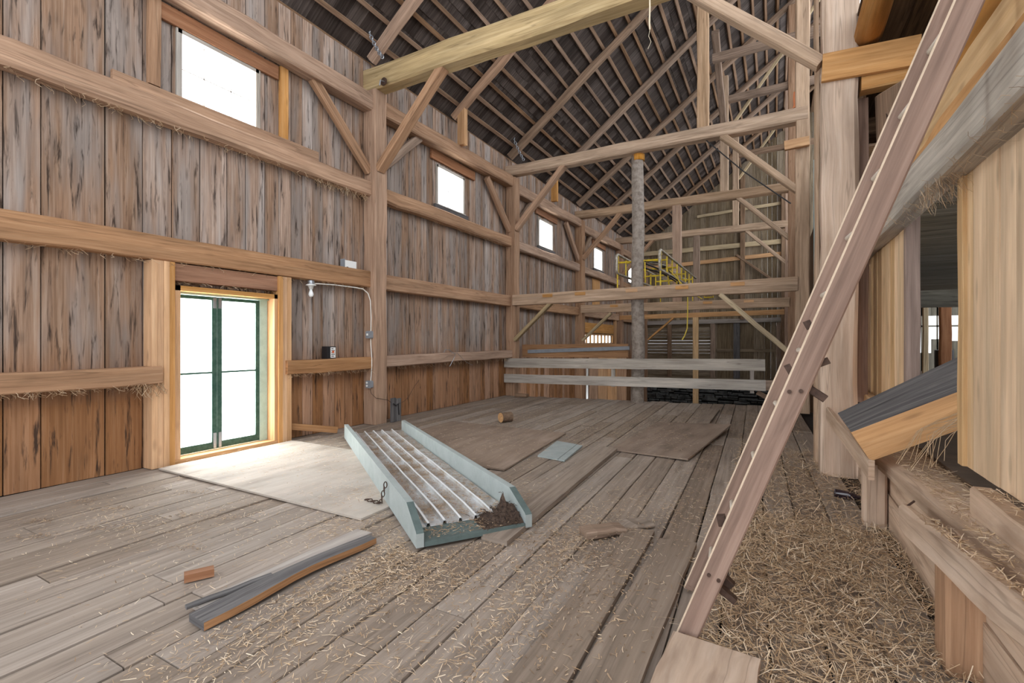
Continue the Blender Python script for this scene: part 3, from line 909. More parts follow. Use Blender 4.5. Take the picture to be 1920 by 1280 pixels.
# split grey plank and other floor finds
def split_plank():
    o = empty('split_plank', (-2.65, 2.0, 0), 'split dark grey plank lying on straw near the small wood block', 'plank')
    b = MB()
    rings = []
    for k in range(10):
        t = k / 9
        y = 1.40 + 1.2 * t
        xl, xr = -2.70 + .06 * t - .0 * t, -2.545 + .0 * t + .012 * math.sin(t * 9)
        z = .008 + .02 * math.sin(t * 3)
        rings.append([(xl, y, z), (xr, y - .01, z), (xr, y - .01, z + .042), (xl, y, z + .042)])
    b.loft(rings, .15)
    for fi in range(36):
        if fi % 4 == 1:
            b.mi[fi] = 1
    b.build('wide_half', [M['darkgrey'], M['girt']], o)
    b = MB()
    rings = []
    for k in range(10):
        t = k / 9
        y = 1.48 + 1.18 * t
        xl, xr = -2.86 + .05 * t + .04 * (1 - t), -2.715 + .062 * t
        z = .004 + .012 * t
        rings.append([(xl, y, z), (xr, y, z), (xr, y, z + .030), (xl, y, z + .028)])
    b.loft(rings, .7)
    b.build('narrow_half', M['grey'], o)
    b = MB()
    b.beam((-2.79, 1.43, .045), (-2.68, 1.86, .062), .035, .022, ch=.004, jit=.003, seg=.1)
    b.build('splinter', M['darkgrey'], o)
split_plank()
b = MB()
b.hexa([(-3.22, 1.64, .004), (-3.16, 1.61, .004), (-3.16, 1.61, .05), (-3.22, 1.64, .05), (-3.15, 1.78, .004), (-3.09, 1.75, .004), (-3.09, 1.75, .05), (-3.15, 1.78, .05)], .2)
tag(b.build('wood_block', M['red']), 'small brown wood block lying near the split plank', 'block')
BEAM('wood_block', 'rafter', (-6.05, 11.28, .05), (-5.72, 11.32, .05), .18, .09, 'flat wood block on the floor by the second wall post', 'block', ch=.01)
b = MB()
b.beam((-1.27, 3.44, .032), (-1.03, 3.66, .032), .14, .05, ch=.012, jit=.012, seg=.08)
tag(b.build('broken_board', M['rafter']), 'broken dark board piece between the ramp and the loose planks', 'plank', 'broken board pieces')
b = MB()
b.beam((-1.10, 3.66, .024), (-.90, 3.92, .024), .17, .036, ch=.012, jit=.012, seg=.08)
tag(b.build('broken_board', M['floor']), 'second broken board piece touching the ends of the loose planks', 'plank', 'broken board pieces')
# sawn log
o = empty('sawn_log', (-4.33, 7.7, 0), 'short sawn log lying alone on the bare floor', 'log')
b = MB()
A, B = V((-4.38, 7.58, .092)), V((-4.28, 7.78, .092))
b.tube([A, A.lerp(B, .5), B], .09, 18, jit=.02, cap=False)
b.build('bark', M['logbark'], o, smooth=True)
b = MB()
d = (B - A).normalized()
b.tube([A - d * .002, A + d * .004], .088, 18)
b.tube([B + d * .002, B - d * .004], .088, 18)
e = b.build('cut_end', M['endgrain'], o)
e['label'] = 'pale sawn end of the log'
# bottle
o = empty('bottle', (.62, 5.4, 0), 'dark glass bottle lying on straw by the kickboard', 'bottle')
b = MB()
A, d = V((.50, 5.48, .042)), V((.95, -.32, 0)).normalized()
prof = [(0, .02), (.004, .036), (.02, .04), (.13, .04), (.155, .03), (.18, .016), (.21, .014)]
b.tube([A + d * p for p, _ in prof], [r for _, r in prof], 16)
b.build('glass_body', M['bottle'], o, smooth=True)
b = MB()
b.tube([A + d * .205, A + d * .225], .016, 12)
b.build('cap', M['iron'], o)
# board leaning by the door and grey offcuts by the first post
BEAM('leaning_board', 'girt', (WX + .06, 4.74, .20), (WX + .34, 5.42, .06), .03, .10, 'short brown board leaning at the wall right of the glass doors', 'plank', ch=.003, jit=.001)
o = empty('grey_offcut', (-6.13, 6.75, 0), 'pair of grey weathered upright offcuts beside the first wall post', 'offcut')
for k in (0, 1):
    b = MB()
    b.box(-6.17 + .0 * k, -6.14, 6.64 + .135 * k, 6.76 + .135 * k, 0, .44 - .02 * k, axis=2)
    b.build('offcut_board', M['darkgrey'], o)
b = MB()
b.tube([(-6.12, 6.67, .34), (-6.125, 6.75, .30), (-6.12, 6.80, .33), (-6.12, 6.82, .12)], .010, 6)
b.build('bent_wire', M['black'], o)

# ------------------------------------------------------------------ green ramp
def ramp_obj():
    A = V((-2.21, 2.64, 0))
    d = V((-.812, .584, 0)).normalized()
    p = V((.584, .812, 0)).normalized()
    W, L = .92, 4.32
    o = empty('ramp', (-3.9, 4.2, 0), 'sage green wooden ramp with corrugated metal deck', 'ramp')
    at = lambda s_, w, z: A + d * s_ + p * w + V((0, 0, z))
    Z = .024
    for w0, lb in ((0.0, 'near'), (W - .055, 'far')):
        b = MB()
        prof = [(0, 0), (L, 0), (L, .20), (.30, .235), (0.02, .115), (0, .10)]
        b.mat = 0
        poly = [at(s_, w0, Z + z) for s_, z in prof]
        poly2 = [at(s_, w0 + .055, Z + z) for s_, z in prof]
        b.loft([poly, poly2], .5)
        for fi in (3, 4):
            b.mi[fi] = 1
        b.build('side_rail', [M['green'], M['greenedge']], o)
    b = MB()
    b.hexa([at(.0, .06, Z), at(.30, .06, Z), at(.30, .06, Z + .035), at(.0, .06, Z + .035), at(.0, W - .06, Z), at(.30, W - .06, Z), at(.30, W - .06, Z + .035), at(.0, W - .06, Z + .035)])
    b.build('end_board', M['greenedge'], o)
    for k in range(4):
        b = MB()
        s0 = .5 + k * 1.2
        b.hexa([at(s0, .06, Z), at(s0 + .08, .06, Z), at(s0 + .08, .06, Z + .04), at(s0, .06, Z + .04), at(s0, W - .06, Z), at(s0 + .08, W - .06, Z), at(s0 + .08, W - .06, Z + .04), at(s0, W - .06, Z + .04)])
        b.build('cross_bearer', M['darkgrey'], o)
    # corrugated sheet
    ribs = [.16, .29, .42, .55, .70]
    prof = [(.065, .062)]
    for r_ in ribs:
        prof += [(r_ - .016, .056), (r_ - .009, .082), (r_ + .009, .082), (r_ + .016, .056)]
    prof += [(W - .07, .056)]
    b = MB()
    rings = []
    n = 14
    for k in range(n + 1):
        s_ = .26 + (L - .30) * k / n
        dz = Z + U(-.003, .003) - (.016 if k == 0 else 0)
        top = [at(s_ + .01 * (w * 3 % 1) * (k == 0), w, z + dz) for w, z in prof]
        bot = [at(s_, w, z + dz - .004) for w, z in prof[::-1]]
        rings.append(top + bot)
    b.loft(rings, .5)
    np_ = len(prof)
    for fi in range(len(b.f)):
        i = fi % (2 * np_)
        if i < np_ - 1 and (i - 1) % 4 == 1:
            b.mi[fi] = 1
    b.build('metal_deck', [M['steel'], M['ribm']], o)
    # chain hook
    b = MB()
    for k in range(5):
        c = at(1.02 + .012 * k, -.02 - .008 * k, .20 - .042 * k)
        s2 = d if k % 2 else p
        b.tube([c + V((0, 0, math.cos(q * .6283) * .028)) + s2 * math.sin(q * .6283) * .014 for q in range(11)], .005, 5, cap=False)
    for k in range(5):
        c = at(1.06 + .035 * k, -.07 - .02 * k, .035)
        s2 = V((0, 0, 1)) if k % 2 else d
        b.tube([c + p * (math.cos(q * .6283) * .022) + s2 * math.sin(q * .6283) * .012 for q in range(11)], .005, 5, cap=False)
    b.build('chain', M['iron'], o)
    # matted hay at the low corner
    b = MB()
    n = 18
    rows = []
    for iu in range(n + 1):
        row = []
        for iw in range(n + 1):
            u, v = iu / n, iw / n
            hgt = .10 * max(0, math.sin(math.pi * min(1, u * 1.05))) * (v ** 1.6) * (1 if v < .97 else .85)
            peak = .13 * math.exp(-(((u - .62) / .10) ** 2 + ((v - .78) / .07) ** 2))
            row.append(at(.02 + .40 * u, W - .40 + .338 * v, Z + .036 + (hgt + peak) * U(.55, 1.15)))
        rows.append(row)
    base_i = len(b.v)
    for row in rows:
        b.v += [tuple(p_) for p_ in row]
    for iu in range(n):
        for iw in range(n):
            a_ = base_i + iu * (n + 1) + iw
            b.face([a_, a_ + n + 1, a_ + n + 2, a_ + 1], [(0, 0), (0, .02), (.02, .02), (.02, 0)], random.random())
    for k in range(160):
        u, v = random.random(), random.random() ** .6
        c = V(rows[int(u * n)][int(v * n)])
        e_ = V((U(-.05, .05), U(-.05, .05), U(-.005, .03)))
        b.tube([c - e_ * .3, c + e_ * .4 + V((0, 0, .008)), c + e_], .0022, 4, r=random.random())
    hy = b.build('matted_hay', M['dung'])
    tag(hy, 'dark matted clump of old hay in the low corner of the ramp', 'hay', kind='stuff')
    return at
ramp_at = ramp_obj()

# ------------------------------------------------------------------ glass doors
def glass_doors():
    y0, y1, z0, z1 = DOOR
    b = MB()
    b.box(WX - .10, WX + .16, y0 - .07, y0, 0, z1 + .06, axis=2)
    b.box(WX - .10, WX + .16, y1, y1 + .05, 0, z1 + .06, axis=2)
    b.box(WX - .10, WX + .16, y0 - .07, y1 + .05, z1, z1 + .06, axis=1)
    b.box(WX - .12, WX + .17, y0 - .07, y1 + .05, -.01, z0, axis=1)
    d = struct(b.build('door_1', M['fresh']))
    b = MB()
    b.box(WX - .06, WX - .002, y1 - .115, y1 - .002, z0, z1, axis=2)
    b.box(WX - .06, WX + .03, y0 + .002, y0 + .014, z0, z1, axis=2)
    b.box(WX - .06, WX + .03, y0, y1, z1 - .025, z1 - .002, axis=1)
    j = b.build('painted_jamb', M['palegreen'], d)
    mid = (y0 + y1) / 2 - .09
    for k, (a, c) in enumerate(((y0 + .015, mid - .003), (mid + .003, y1 - .117))):
        b = MB()
        X0, X1 = WX - .05, WX - .012
        sa, sc = (.022, .062) if k == 0 else (.062, .055)
        b.box(X0, X1, a, a + sa, z0 + .01, z1 - .03, axis=2)
        b.box(X0, X1, c - sc, c, z0 + .01, z1 - .03, axis=2)
        b.box(X0, X1, a + sa, c - sc, z1 - .075, z1 - .03, axis=1)
        b.box(X0, X1, a + sa, c - sc, z0 + .01, z0 + .10, axis=1)
        zm = 1.07
        b.box(X0 + .008, X1 - .004, a + sa, c - sc, zm - .012, zm + .012, axis=1)
        lf = b.build('door_leaf', M['doorgreen'], d)
        g = MB()
        g.box(X0 + .016, X0 + .021, a + sa, c - sc, z0 + .1, z1 - .075, .5)
        g.build('glass_pane', M['glass'], lf)
        q = MB()
        yy = c - sc / 2 if k == 0 else a + sa / 2
        q.box(X1, X1 + .012, yy - .018, yy + .018, z0 + .02, z0 + .22, .5)
        q.box(X1, X1 + .012, yy - .018, yy + .018, z1 - .18, z1 - .04, .5)
        q.build('bolt_plate', M['chain'], lf)
glass_doors()
for (ya, yb, wh) in ((2.87, 3.12, 'left'), (4.49, 4.70, 'right')):
    b = MB()
    n = 4 if wh == 'left' else 3
    o = empty('door_stud', (WX + .1, (ya + yb) / 2, 0), 'built-up orange stud on the %s side of the glass doors' % ('near' if wh == 'left' else 'far'), 'stud', 'door studs')
    for k in range(n):
        b = MB()
        b.box(WX + .002, WX + .19 - .004 * (k % 2), ya + (yb - ya) * k / n, ya + (yb - ya) * (k + 1) / n - .003, 0, 2.43, axis=2)
        b.build('stud_board', M['fresh'], o)
BEAM('door_header', 'red', (WX + .08, 3.12, 2.32), (WX + .08, 4.49, 2.32), .15, .21, 'reddish brown header timber over the glass doors', 'beam', ch=.006, jit=.002)

# ------------------------------------------------------------------ electrics and small things on the wall
o = empty('lamp_fixture', (-6.36, 5.08, 2.43), 'bare bulb lamp holder under the middle girt right of the doors', 'lamp')
b = MB(); b.tube([(-6.36, 5.08, 2.43), (-6.36, 5.08, 2.37)], .05, 14); b.build('metal_box', M['chain'], o)
b = MB(); b.tube([(-6.36, 5.08, 2.37), (-6.36, 5.08, 2.355), (-6.36, 5.08, 2.345), (-6.36, 5.08, 2.30)], [.072, .078, .04, .03], 16); b.build('lamp_holder', M['whiteplastic'], o, smooth=True)
b = MB(); b.tube([(-6.36, 5.08, 2.30), (-6.36, 5.08, 2.27), (-6.36, 5.08, 2.24), (-6.36, 5.08, 2.21), (-6.36, 5.08, 2.185), (-6.36, 5.08, 2.175)], [.018, .022, .036, .04, .028, .008], 16); b.build('bulb', M['bulb'], o, smooth=True)
b = MB()
b.tube([(-6.35, 5.12, 2.39), (-6.35, 5.5, 2.41), (-6.34, 5.95, 2.41), (-6.32, 6.12, 2.40), (-6.30, 6.22, 2.33), (-6.29, 6.27, 2.2), (-6.29, 6.285, 1.9), (-6.295, 6.285, 1.66)], .009, 6)
tag(b.build('electric_cable', M['cable']), 'white cable from the bare bulb to the upper grey box', 'cable', 'electric cables')
b = MB()
b.tube([(-6.30, 6.285, 1.53), (-6.29, 6.28, 1.40), (-6.265, 6.275, 1.2), (-6.262, 6.275, 1.05), (-6.29, 6.285, .86), (-6.30, 6.285, .78)], .009, 6)
tag(b.build('electric_cable', M['cable']), 'white cable between the two grey boxes on the first wall post', 'cable', 'electric cables')
o = empty('switch_box', (-6.3, 6.27, 1.60), 'grey switch box high on the first wall post', 'switch')
b = MB(); b.beam((-6.31, 6.30, 1.60), (-6.31, 6.225, 1.60), .11, .13, ch=.015, jit=0); b.build('housing', M['greybox'], o)
b = MB(); b.box(-6.325, -6.30, 6.205, 6.226, 1.585, 1.62, .5); b.build('toggle', M['whiteplastic'], o)
o = empty('outlet_box', (-6.3, 6.27, .72), 'grey double outlet box low on the first wall post', 'outlet')
b = MB(); b.beam((-6.31, 6.30, .72), (-6.31, 6.23, .72), .12, .13, ch=.012, jit=0); b.build('housing', M['greybox'], o)
for z in (.695, .75):
    b = MB(); b.tube([(-6.335, 6.232, z), (-6.335, 6.222, z)], .018, 12); b.build('socket', M['whiteplastic'], o)
o = empty('white_box', (-6.4, 5.85, 2.72), 'small white cardboard box standing on the middle girt', 'box')
b = MB(); b.box(-6.47, -6.37, 5.76, 6.02, 2.722, 2.86, .5); b.build('carton', M['cardwhite'], o)
b = MB(); b.box(-6.472, -6.368, 5.757, 5.765, 2.722, 2.88, .5); b.build('printed_end', M['greybox'], o)
b = MB()
b.box(-6.37, -6.3685, 5.80, 5.84, 2.735, 2.75, .5)
b.build('print_mark', M['black'], o)
o = empty('black_box', (-6.4, 5.46, 1.2), 'small black box with a white printed label on the low girt', 'box')
b = MB(); b.box(-6.45, -6.33, 5.36, 5.54, 1.20, 1.40, .5); b.build('housing', M['black'], o)
b = MB(); b.box(-6.33, -6.327, 5.43, 5.53, 1.215, 1.385, .5); b.build('printed_label', M['cardwhite'], o)
b = MB()
for k in range(5):
    z = 1.235 + .03 * k
    b.box(-6.327, -6.3255, 5.445, 5.445 + [.05, .07, .06, .07, .04][k], z, z + .012, .5)
b.build('label_print', M['black'], o)
b = MB(); b.box(-6.327, -6.3253, 5.46, 5.50, 1.29, 1.33, .5); b.build('label_mark', M['orange'], o)
b = MB()
b.tube([(-6.27, 8.40, 1.24), (-6.25, 8.42, 1.31), (-6.24, 8.55, 1.30), (-6.22, 8.75, 1.20), (-6.2, 8.68, 1.12), (-6.2, 8.52, .94)], .006, 5)
b.tube([(-6.24, 8.55, 1.30), (-6.22, 8.62, 1.22), (-6.21, 8.8, 1.23), (-6.22, 9.2, 1.0), (-6.25, 9.5, .92)], .004, 5)
tag(b.build('wire_loop', M['chain']), 'bent wire loop hanging on the low girt beyond the first post', 'wire')
b = MB()
b.tube([(-6.28, 6.25, .64), (-6.24, 6.24, .56), (-6.19, 6.3, .48), (-6.15, 6.55, .42), (-6.15, 6.65, .36)], .005, 5)
b.tube([(-6.12, 6.82, .33), (-6.2, 7.05, .34), (-6.3, 7.3, .40), (-6.42, 7.6, .56), (-6.46, 7.8, .68)], .004, 5)
tag(b.build('thin_wire', M['iron']), 'thin rusty wire trailing from the outlet box past the grey offcuts', 'wire')

# rope from the nearest tie beam
b = MB()
b.tube([(-1.40, 6.22, 5.98), (-1.395, 6.22, 5.75), (-1.40, 6.22, 5.55), (-1.395, 6.22, 5.46)], .010, 6)
b.tube([(-1.395, 6.22, 5.46), (-1.41, 6.22, 5.38), (-1.38, 6.22, 5.30), (-1.42, 6.22, 5.22)], .003, 4)
tag(b.build('rope', M['rope']), 'frayed pale rope hanging from the nearest tie beam', 'rope')
b = MB()
b.tube([(-1.35, 11.62, 6.02), (-.6, 11.62, 5.2), (.30, 11.55, 4.35)], .014, 6)
tag(b.build('black_cable', M['black']), 'dark cable slanting from the second tie beam to the second aisle post', 'cable')

# ------------------------------------------------------------------ hay rail and lower bay
rail = []
BEAM('guard_board', 'header', (-6.47, 11.40, .90), (-.17, 11.40, .985), .04, .25, 'upper grey guard board across the end of the hay floor', 'plank', 'guard boards', ch=.004, jit=.003)
BEAM('guard_board', 'header', (-6.47, 11.40, .48), (-.16, 11.40, .555), .04, .23, 'lower grey guard board across the end of the hay floor', 'plank', 'guard boards', ch=.004, jit=.003)
BEAM('guard_cleat', 'grey', (-.42, 11.45, .38), (-.42, 11.45, 1.08), .08, .05, 'short upright cleat behind the free end of the guard boards', 'cleat', up=(0, 1, 0), ch=.003, jit=.001)
BEAM('guard_cleat', 'header', (-3.45, 11.46, .38), (-3.45, 11.46, 1.02), .09, .05, 'short upright cleat joining the guard boards left of the pole', 'cleat', up=(0, 1, 0), ch=.003, jit=.001)
BEAM('guard_brace', 'rafter', (-.32, 11.50, .40), (.30, 11.6, .02), .04, .10, 'small diagonal brace below the free end of the guard boards', 'brace', ch=.004, jit=.001)
BEAM('stub_board', 'plinth', (-.2, 11.85, .52), (.5, 11.85, .55), .04, .22, 'short board stub behind the guard boards beside the ladder', 'plank', ch=.004, jit=.002)
o = empty('track_board', (-4.9, 12.4, 1.0), 'brown board carrying a steel sliding track beyond the guard boards', 'track')
b = MB(); b.beam((-6.45, 12.45, 1.21), (-3.35, 12.45, 1.24), .05, .36, ch=.004, jit=.002); b.build('board', M['girt'], o)
b = MB(); b.beam((-6.25, 12.40, 1.19), (-3.3, 12.40, 1.31), .05, .10, ch=.006, jit=.001); b.build('steel_track', M['greybox'], o)
b = MB()
b.tube([(-4.42, 12.3, LOW), (-4.42, 12.3, .78)], .03, 8)
tag(b.build('white_pipe', M['whiteplastic']), 'white upright pipe in the gap below the guard boards', 'pipe')
for k in range(4):
    BEAM('partition_board', 'fresh' if k % 3 else 'girt', (-6.2 + .36 * k + .2, 17.4, LOW), (-6.2 + .36 * k + .2, 17.4, 1.3), .35, .03, '%s wide orange partition board in the lower bay, counted from the left wall' % ORD[k], 'plank', 'partition boards', up=(0, 1, 0), ch=.003, jit=.002)
BEAM('head_board', 'fresh', (WX + .05, 17.6, 2.02), (WX + .05, 21.4, 2.02), .05, .40, 'fresh orange boarding above the low strip window', 'plank', ch=.004, jit=.002)
BEAM('stud_board', 'fresh', (WX + .08, 21.6, LOW), (WX + .08, 21.6, 2.5), .10, .2, 'fresh orange stud at the far end of the low strip window', 'stud', up=(0, 1, 0), ch=.004, jit=.002)
bpy.data.objects['stud_board.007' if 'stud_board.007' in bpy.data.objects else 'stud_board'].name = 'window_stud'
BEAM('wall_patch', 'fresh', (WX + .02, 19.1, 2.75), (WX + .02, 19.1, 4.05), .03, .9, 'pale new board patch on the left wall below the fourth window', 'plank', up=(0, 1, 0), ch=.003, jit=.001)

# yellow tubular rack resting on the low cross beams
def rack():
    o = empty('tubular_rack', (-2.9, 14.2, 2.75), 'yellow and grey tubular rack lying on the low cross beams', 'rack')
    y0, y1 = 11.65, 17.6
    zb, zt = 3.16, 3.64
    def loop(x, dz=0.0, ya=y0, yb=y1):
        b = MB()
        q = .09
        pts = [(x, yb, zt + dz), (x, ya + q, zt + dz), (x, ya + .02, zt - .03 + dz), (x, ya, zt - q + dz), (x, ya, zb + q + dz), (x, ya + .02, zb + .03 + dz), (x, ya + q, zb + dz), (x, yb, zb + .10 + dz)]
        b.tube(pts, .034, 8)
        return b.build('side_tube', M['tube'], o, smooth=True)
    loop(-3.42)
    loop(-2.38, .02)
    for k in range(8):
        y = y0 + .12 + k * .72
        for x, dz in ((-3.42, 0), (-2.38, .02)):
            b = MB()
            b.tube([(x, y, zb + .02 * k / 12 + dz), (x, y, zt + dz)], .021, 6)
            b.build('upright_bar', M['yellow'], o)
        b = MB()
        zc = zt - .10 if k % 2 else zb + .28
        b.tube([(-3.42, y, zc), (-2.38, y, zc)], .024, 6)
        b.build('cross_bar', M['yellow'], o)
        if k % 2 == 0 and k < 10:
            b = MB()
            xm = -3.0 + .25 * (k % 3)
            b.tube([(xm, y, zb + .28), (xm + .02, y + .02, zb - .12), (xm + .24, y + .02, zb - .12), (xm + .24, y, zb + .28)], .018, 6)
            b.build('hoop_bar', M['yellow'], o)
            b = MB()
            b.tube([(-3.42, y, zc), (-2.9, y + .35, zc + .05), (-2.38, y + .96, zc - .02)], .014, 6)
            b.build('diagonal_bar', M['tube'], o)
    for x, y in ((-2.98, 11.78), (-2.55, 13.0), (-2.75, 14.1)):
        b = MB()
        b.beam((x - .09, y, zb + .30), (x + .07, y, zb + .30), .09, .09, ch=.02, jit=.006, seg=.05)
        b.build('clamp', M['black'], o)
    b = MB()
    b.tube([(-2.95, 11.75, zb + .3), (-2.5, 12.3, zb + .12), (-2.2, 13.4, zb - .1), (-1.9, 14.2, zb - .3), (-1.7, 15.0, zb - .25)], .02, 6)
    b.tube([(-3.2, 11.9, zb + .32), (-2.95, 12.5, zb + .22), (-2.7, 13.6, zb + .2), (-2.5, 15.0, zb + .05)], .022, 6)
    b.tube([(-2.75, 11.75, zb + .26), (-2.6, 12.8, zb + .38), (-2.45, 14.0, zb + .15)], .018, 6)
    b.build('hose', M['black'], o)
    b = MB()
    b.tube([(-2.3, 12.4, zb + .1), (-1.9, 12.7, 2.75), (-1.6, 12.9, 2.55)], .013, 6)
    b.tube([(-2.1, 12.2, zb), (-1.95, 12.3, 2.62), (-1.4, 12.6, 2.60)], .013, 6)
    b.tube([(-1.5, 12.5, 2.72), (-1.3, 12.5, 2.72), (-1.3, 12.5, 2.55), (-1.5, 12.5, 2.55), (-1.5, 12.5, 2.72)], .02, 6)
    b.build('hanging_arm', M['yellow'], o)
    for y, zz in ((11.72, 2.79), (16.85, 2.83)):
        for x in (-3.42, -2.38):
            b = MB()
            b.tube([(x, y, zz), (x, y, zb + .03)], .018, 6)
            b.build('leg', M['yellow'], o)
rack()
b = MB()
b.tube([(-1.86, 12.35, 2.68), (-1.86, 12.35, 2.2), (-1.87, 12.35, 1.8), (-1.93, 12.35, 1.62), (-1.99, 12.35, 1.52)], .014, 6)
tag(b.build('yellow_rope', M['yrope']), 'yellow rope end hanging from the tubular rack', 'rope')
BEAM('post_stub', 'fresh', (.18, 11.42, 5.52), (.62, 11.42, 5.54), .10, .18, 'short orange timber stub nailed across the second aisle post', 'block', ch=.004, jit=.002)
b = MB()
b.beam((.36, 11.6, 6.34), (.62, 11.6, 6.34), .16, .10, ch=.02, jit=.01, seg=.08)
b2 = MB()
b2.beam((.44, 11.6, 6.33), (.46, 11.6, 6.66), .22, .12, ch=.05, jit=.01, seg=.08, up=(0, 1, 0))
tag(b2.build('clay_tile', M['clay']), 'salmon orange tile standing on the end of the second tie beam', 'tile')

# ------------------------------------------------------------------ ladder
def ladder():
    o = empty('extension_ladder', (-.4, 2.75, 0), 'long wooden extension ladder leaning to the right in the foreground', 'ladder')
    d = V((.352, .0, .936)).normalized()
    nrm = V((.936, 0, -.352))
    f0, f1 = V((-.385, 2.50, .012)), V((-.425, 2.98, .012))
    Ln = 4.9
    def rail(base, y0, y1, nm, lab=None, off=0.0, l0=0.0, w=.098):
        b = MB()
        n = 12
        rings = []
        for k in range(n + 1):
            t = l0 + (Ln - l0) * k / n
            c = base + d * t + nrm * off
            hw = w / 2
            q = .007
            a1 = c - nrm * hw
            a2 = c + nrm * hw
            if k == 0 and l0 == 0:
                a2 = a2 + d * ((base.z - a2.z) / d.z)
                a1 = a1 + d * ((base.z + .02 - a1.z) / d.z)
            rings.append([V((a1.x, y0 + q, a1.z)), V((a1.x, y1 - q, a1.z)), V((a1.x, y1, a1.z)) + nrm * q, V((a2.x, y1, a2.z)) - nrm * q, V((a2.x, y1 - q, a2.z)), V((a2.x, y0 + q, a2.z)), V((a2.x, y0, a2.z)) - nrm * q, V((a1.x, y0, a1.z)) + nrm * q])
        b.loft(rings, .5)
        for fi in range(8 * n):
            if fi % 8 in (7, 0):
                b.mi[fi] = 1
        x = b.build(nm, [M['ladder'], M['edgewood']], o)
        return x
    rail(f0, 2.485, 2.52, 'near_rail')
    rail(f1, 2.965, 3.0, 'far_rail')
    for k in range(15):
        t = .30 + .305 * k
        b = MB()
        A = f0 + d * t + nrm * .004
        B = f1 + d * t + nrm * .004
        b.tube([V((A.x, 2.515, A.z)), V((B.x, 2.97, B.z))], .0145, 10)
        b.build('rung', M['rung'], o, smooth=True)
    def plate(t, side, ln, wdt, y):
        b = MB()
        A = f0 + d * t
        p0 = A + nrm * (.045 * side)
        p1 = A + nrm * ((.045 + ln) * side) + d * (-.02)
        b.beam((p0.x, y, p0.z), (p1.x, y, p1.z), .045, wdt, ch=.003, jit=.001, up=d)
        return b
    for t, side, ln, w, y in ((.30, 1, .085, .03, 2.55), (.33, 1, .05, .05, 2.60), (.62, -1, .03, .05, 2.56), (1.36, 1, .075, .034, 2.55), (1.50, 1, .02, .045, 2.54), (1.42, -1, .018, .05, 2.535), (1.64, -1, .02, .04, 2.6)):
        plate(t, side, ln, w, y).build('iron_bracket', M['iron'], o)
    for t, u in ((.36, -.02), (.36, .026), (1.32, -.022), (1.34, .018)):
        b = MB()
        c = f0 + d * t + nrm * u
        b.tube([V((c.x, 2.486, c.z)), V((c.x, 2.478, c.z))], .009, 10)
        b.build('bolt_head', M['iron'], o)
ladder()

# ------------------------------------------------------------------ right side: plinth, partition, loft
def kick():
    b = MB()
    b.box(.79, .83, .8, 6.3, 0.0, .27, axis=1)
    b.box(.80, .835, .8, 6.3, .274, .52, axis=1)
    return struct(b.build('baseboard_right', M['plinth']))
kick()
b = MB()
r0 = []
for k in range(15):
    t = k / 14
    y = 5.4 - 4.6 * t
    xf = .70 + .105 * (4.7 - y) / 1.35 * .8
    xf = max(.68, xf)
    z = .58 + U(-.006, .006)
    r0.append([(xf + .02, y, .47 + U(-.006, .006)), (1.16, y, .47), (1.16, y, z + .01), (xf + .08, y, z + .012), (xf + U(.0, .02), y, z - .02)])
b.loft(r0, .6)
tag(b.build('ledge_timber', M['plinth']), 'deep dusty ledge timber covered in straw below the pale boards', 'ledge')
def front_ledge_plank():
    b = MB()
    A, B = V((.515, 6.26, .69)), V((.625, 4.36, .535))
    b.beam(A, B, .04, .15, ch=.006, jit=.003, seg=.3)
    return tag(b.build('ledge_plank', M['white']), 'pale plank on edge between the massive post and the squared beam end', 'plank')
front_ledge_plank()
b = MB(); b.box(.66, 1.15, 5.3, 6.25, .70, .76, axis=1)
tag(b.build('ledge_board', M['pale']), 'straw strewn board lying behind the pale edge plank', 'plank')
BEAM('short_post', 'plinth', (.705, 4.80, 0), (.705, 4.80, .50), .15, .15, 'short squared post under the end of the grey topped beam', 'post', 'short posts', up=(0, 1, 0), jit=.004)
BEAM('short_post', 'girt', (.75, 2.89, 0), (.75, 2.89, .50), .16, .19, 'short squared post holding up the near front rail', 'post', 'short posts', up=(0, 1, 0), jit=.004)
BEAM('front_rail', 'plinth', (.685, 3.62, .435), (.735, 1.5, .625), .07, .165, 'sloping pale rail with a rounded stain in front of the ledge', 'rail', jit=.006, ch=.016, seg=.2)
o = bpy.data.objects['front_rail']
q = MB(); q.tube([(.66, 3.56, .50), (.72, 3.6, .545)], .006, 6)
q.build('nail', M['iron'], o)
BEAM('sill_block', 'plinth', (.93, 3.30, .66), (.93, 1.3, .66), .10, .15, 'dusty sill block along the foot of the near board partition', 'sill', jit=.005, ch=.012)
# grey topped beam sticking out of the hatch
tf, tb, bf = V((.53, 4.6, .765)), V((.48, 5.0, .86)), V((.62, 4.36, .60))
tf2, tb2, bf2 = V((1.12, 4.35, 1.145)), V((1.225, 4.75, 1.377)), V((1.05, 4.10, .913))
ex = 1.45
e = lambda p, q: p + (q - p) * ex
bb, bb2 = bf + (tb - tf), bf2 + (tb2 - tf2)
o = MB()
o.hexa([bf, tf, tb, bb, e(bf, bf2), e(tf, tf2), e(tb, tb2), e(bb, bb2)], .5)
o.mi[1] = 1
tag(o.build('squared_beam', [M['fresh'], M['darkgrey']]), 'short squared beam with a grey top poking out of the hatch', 'beam')

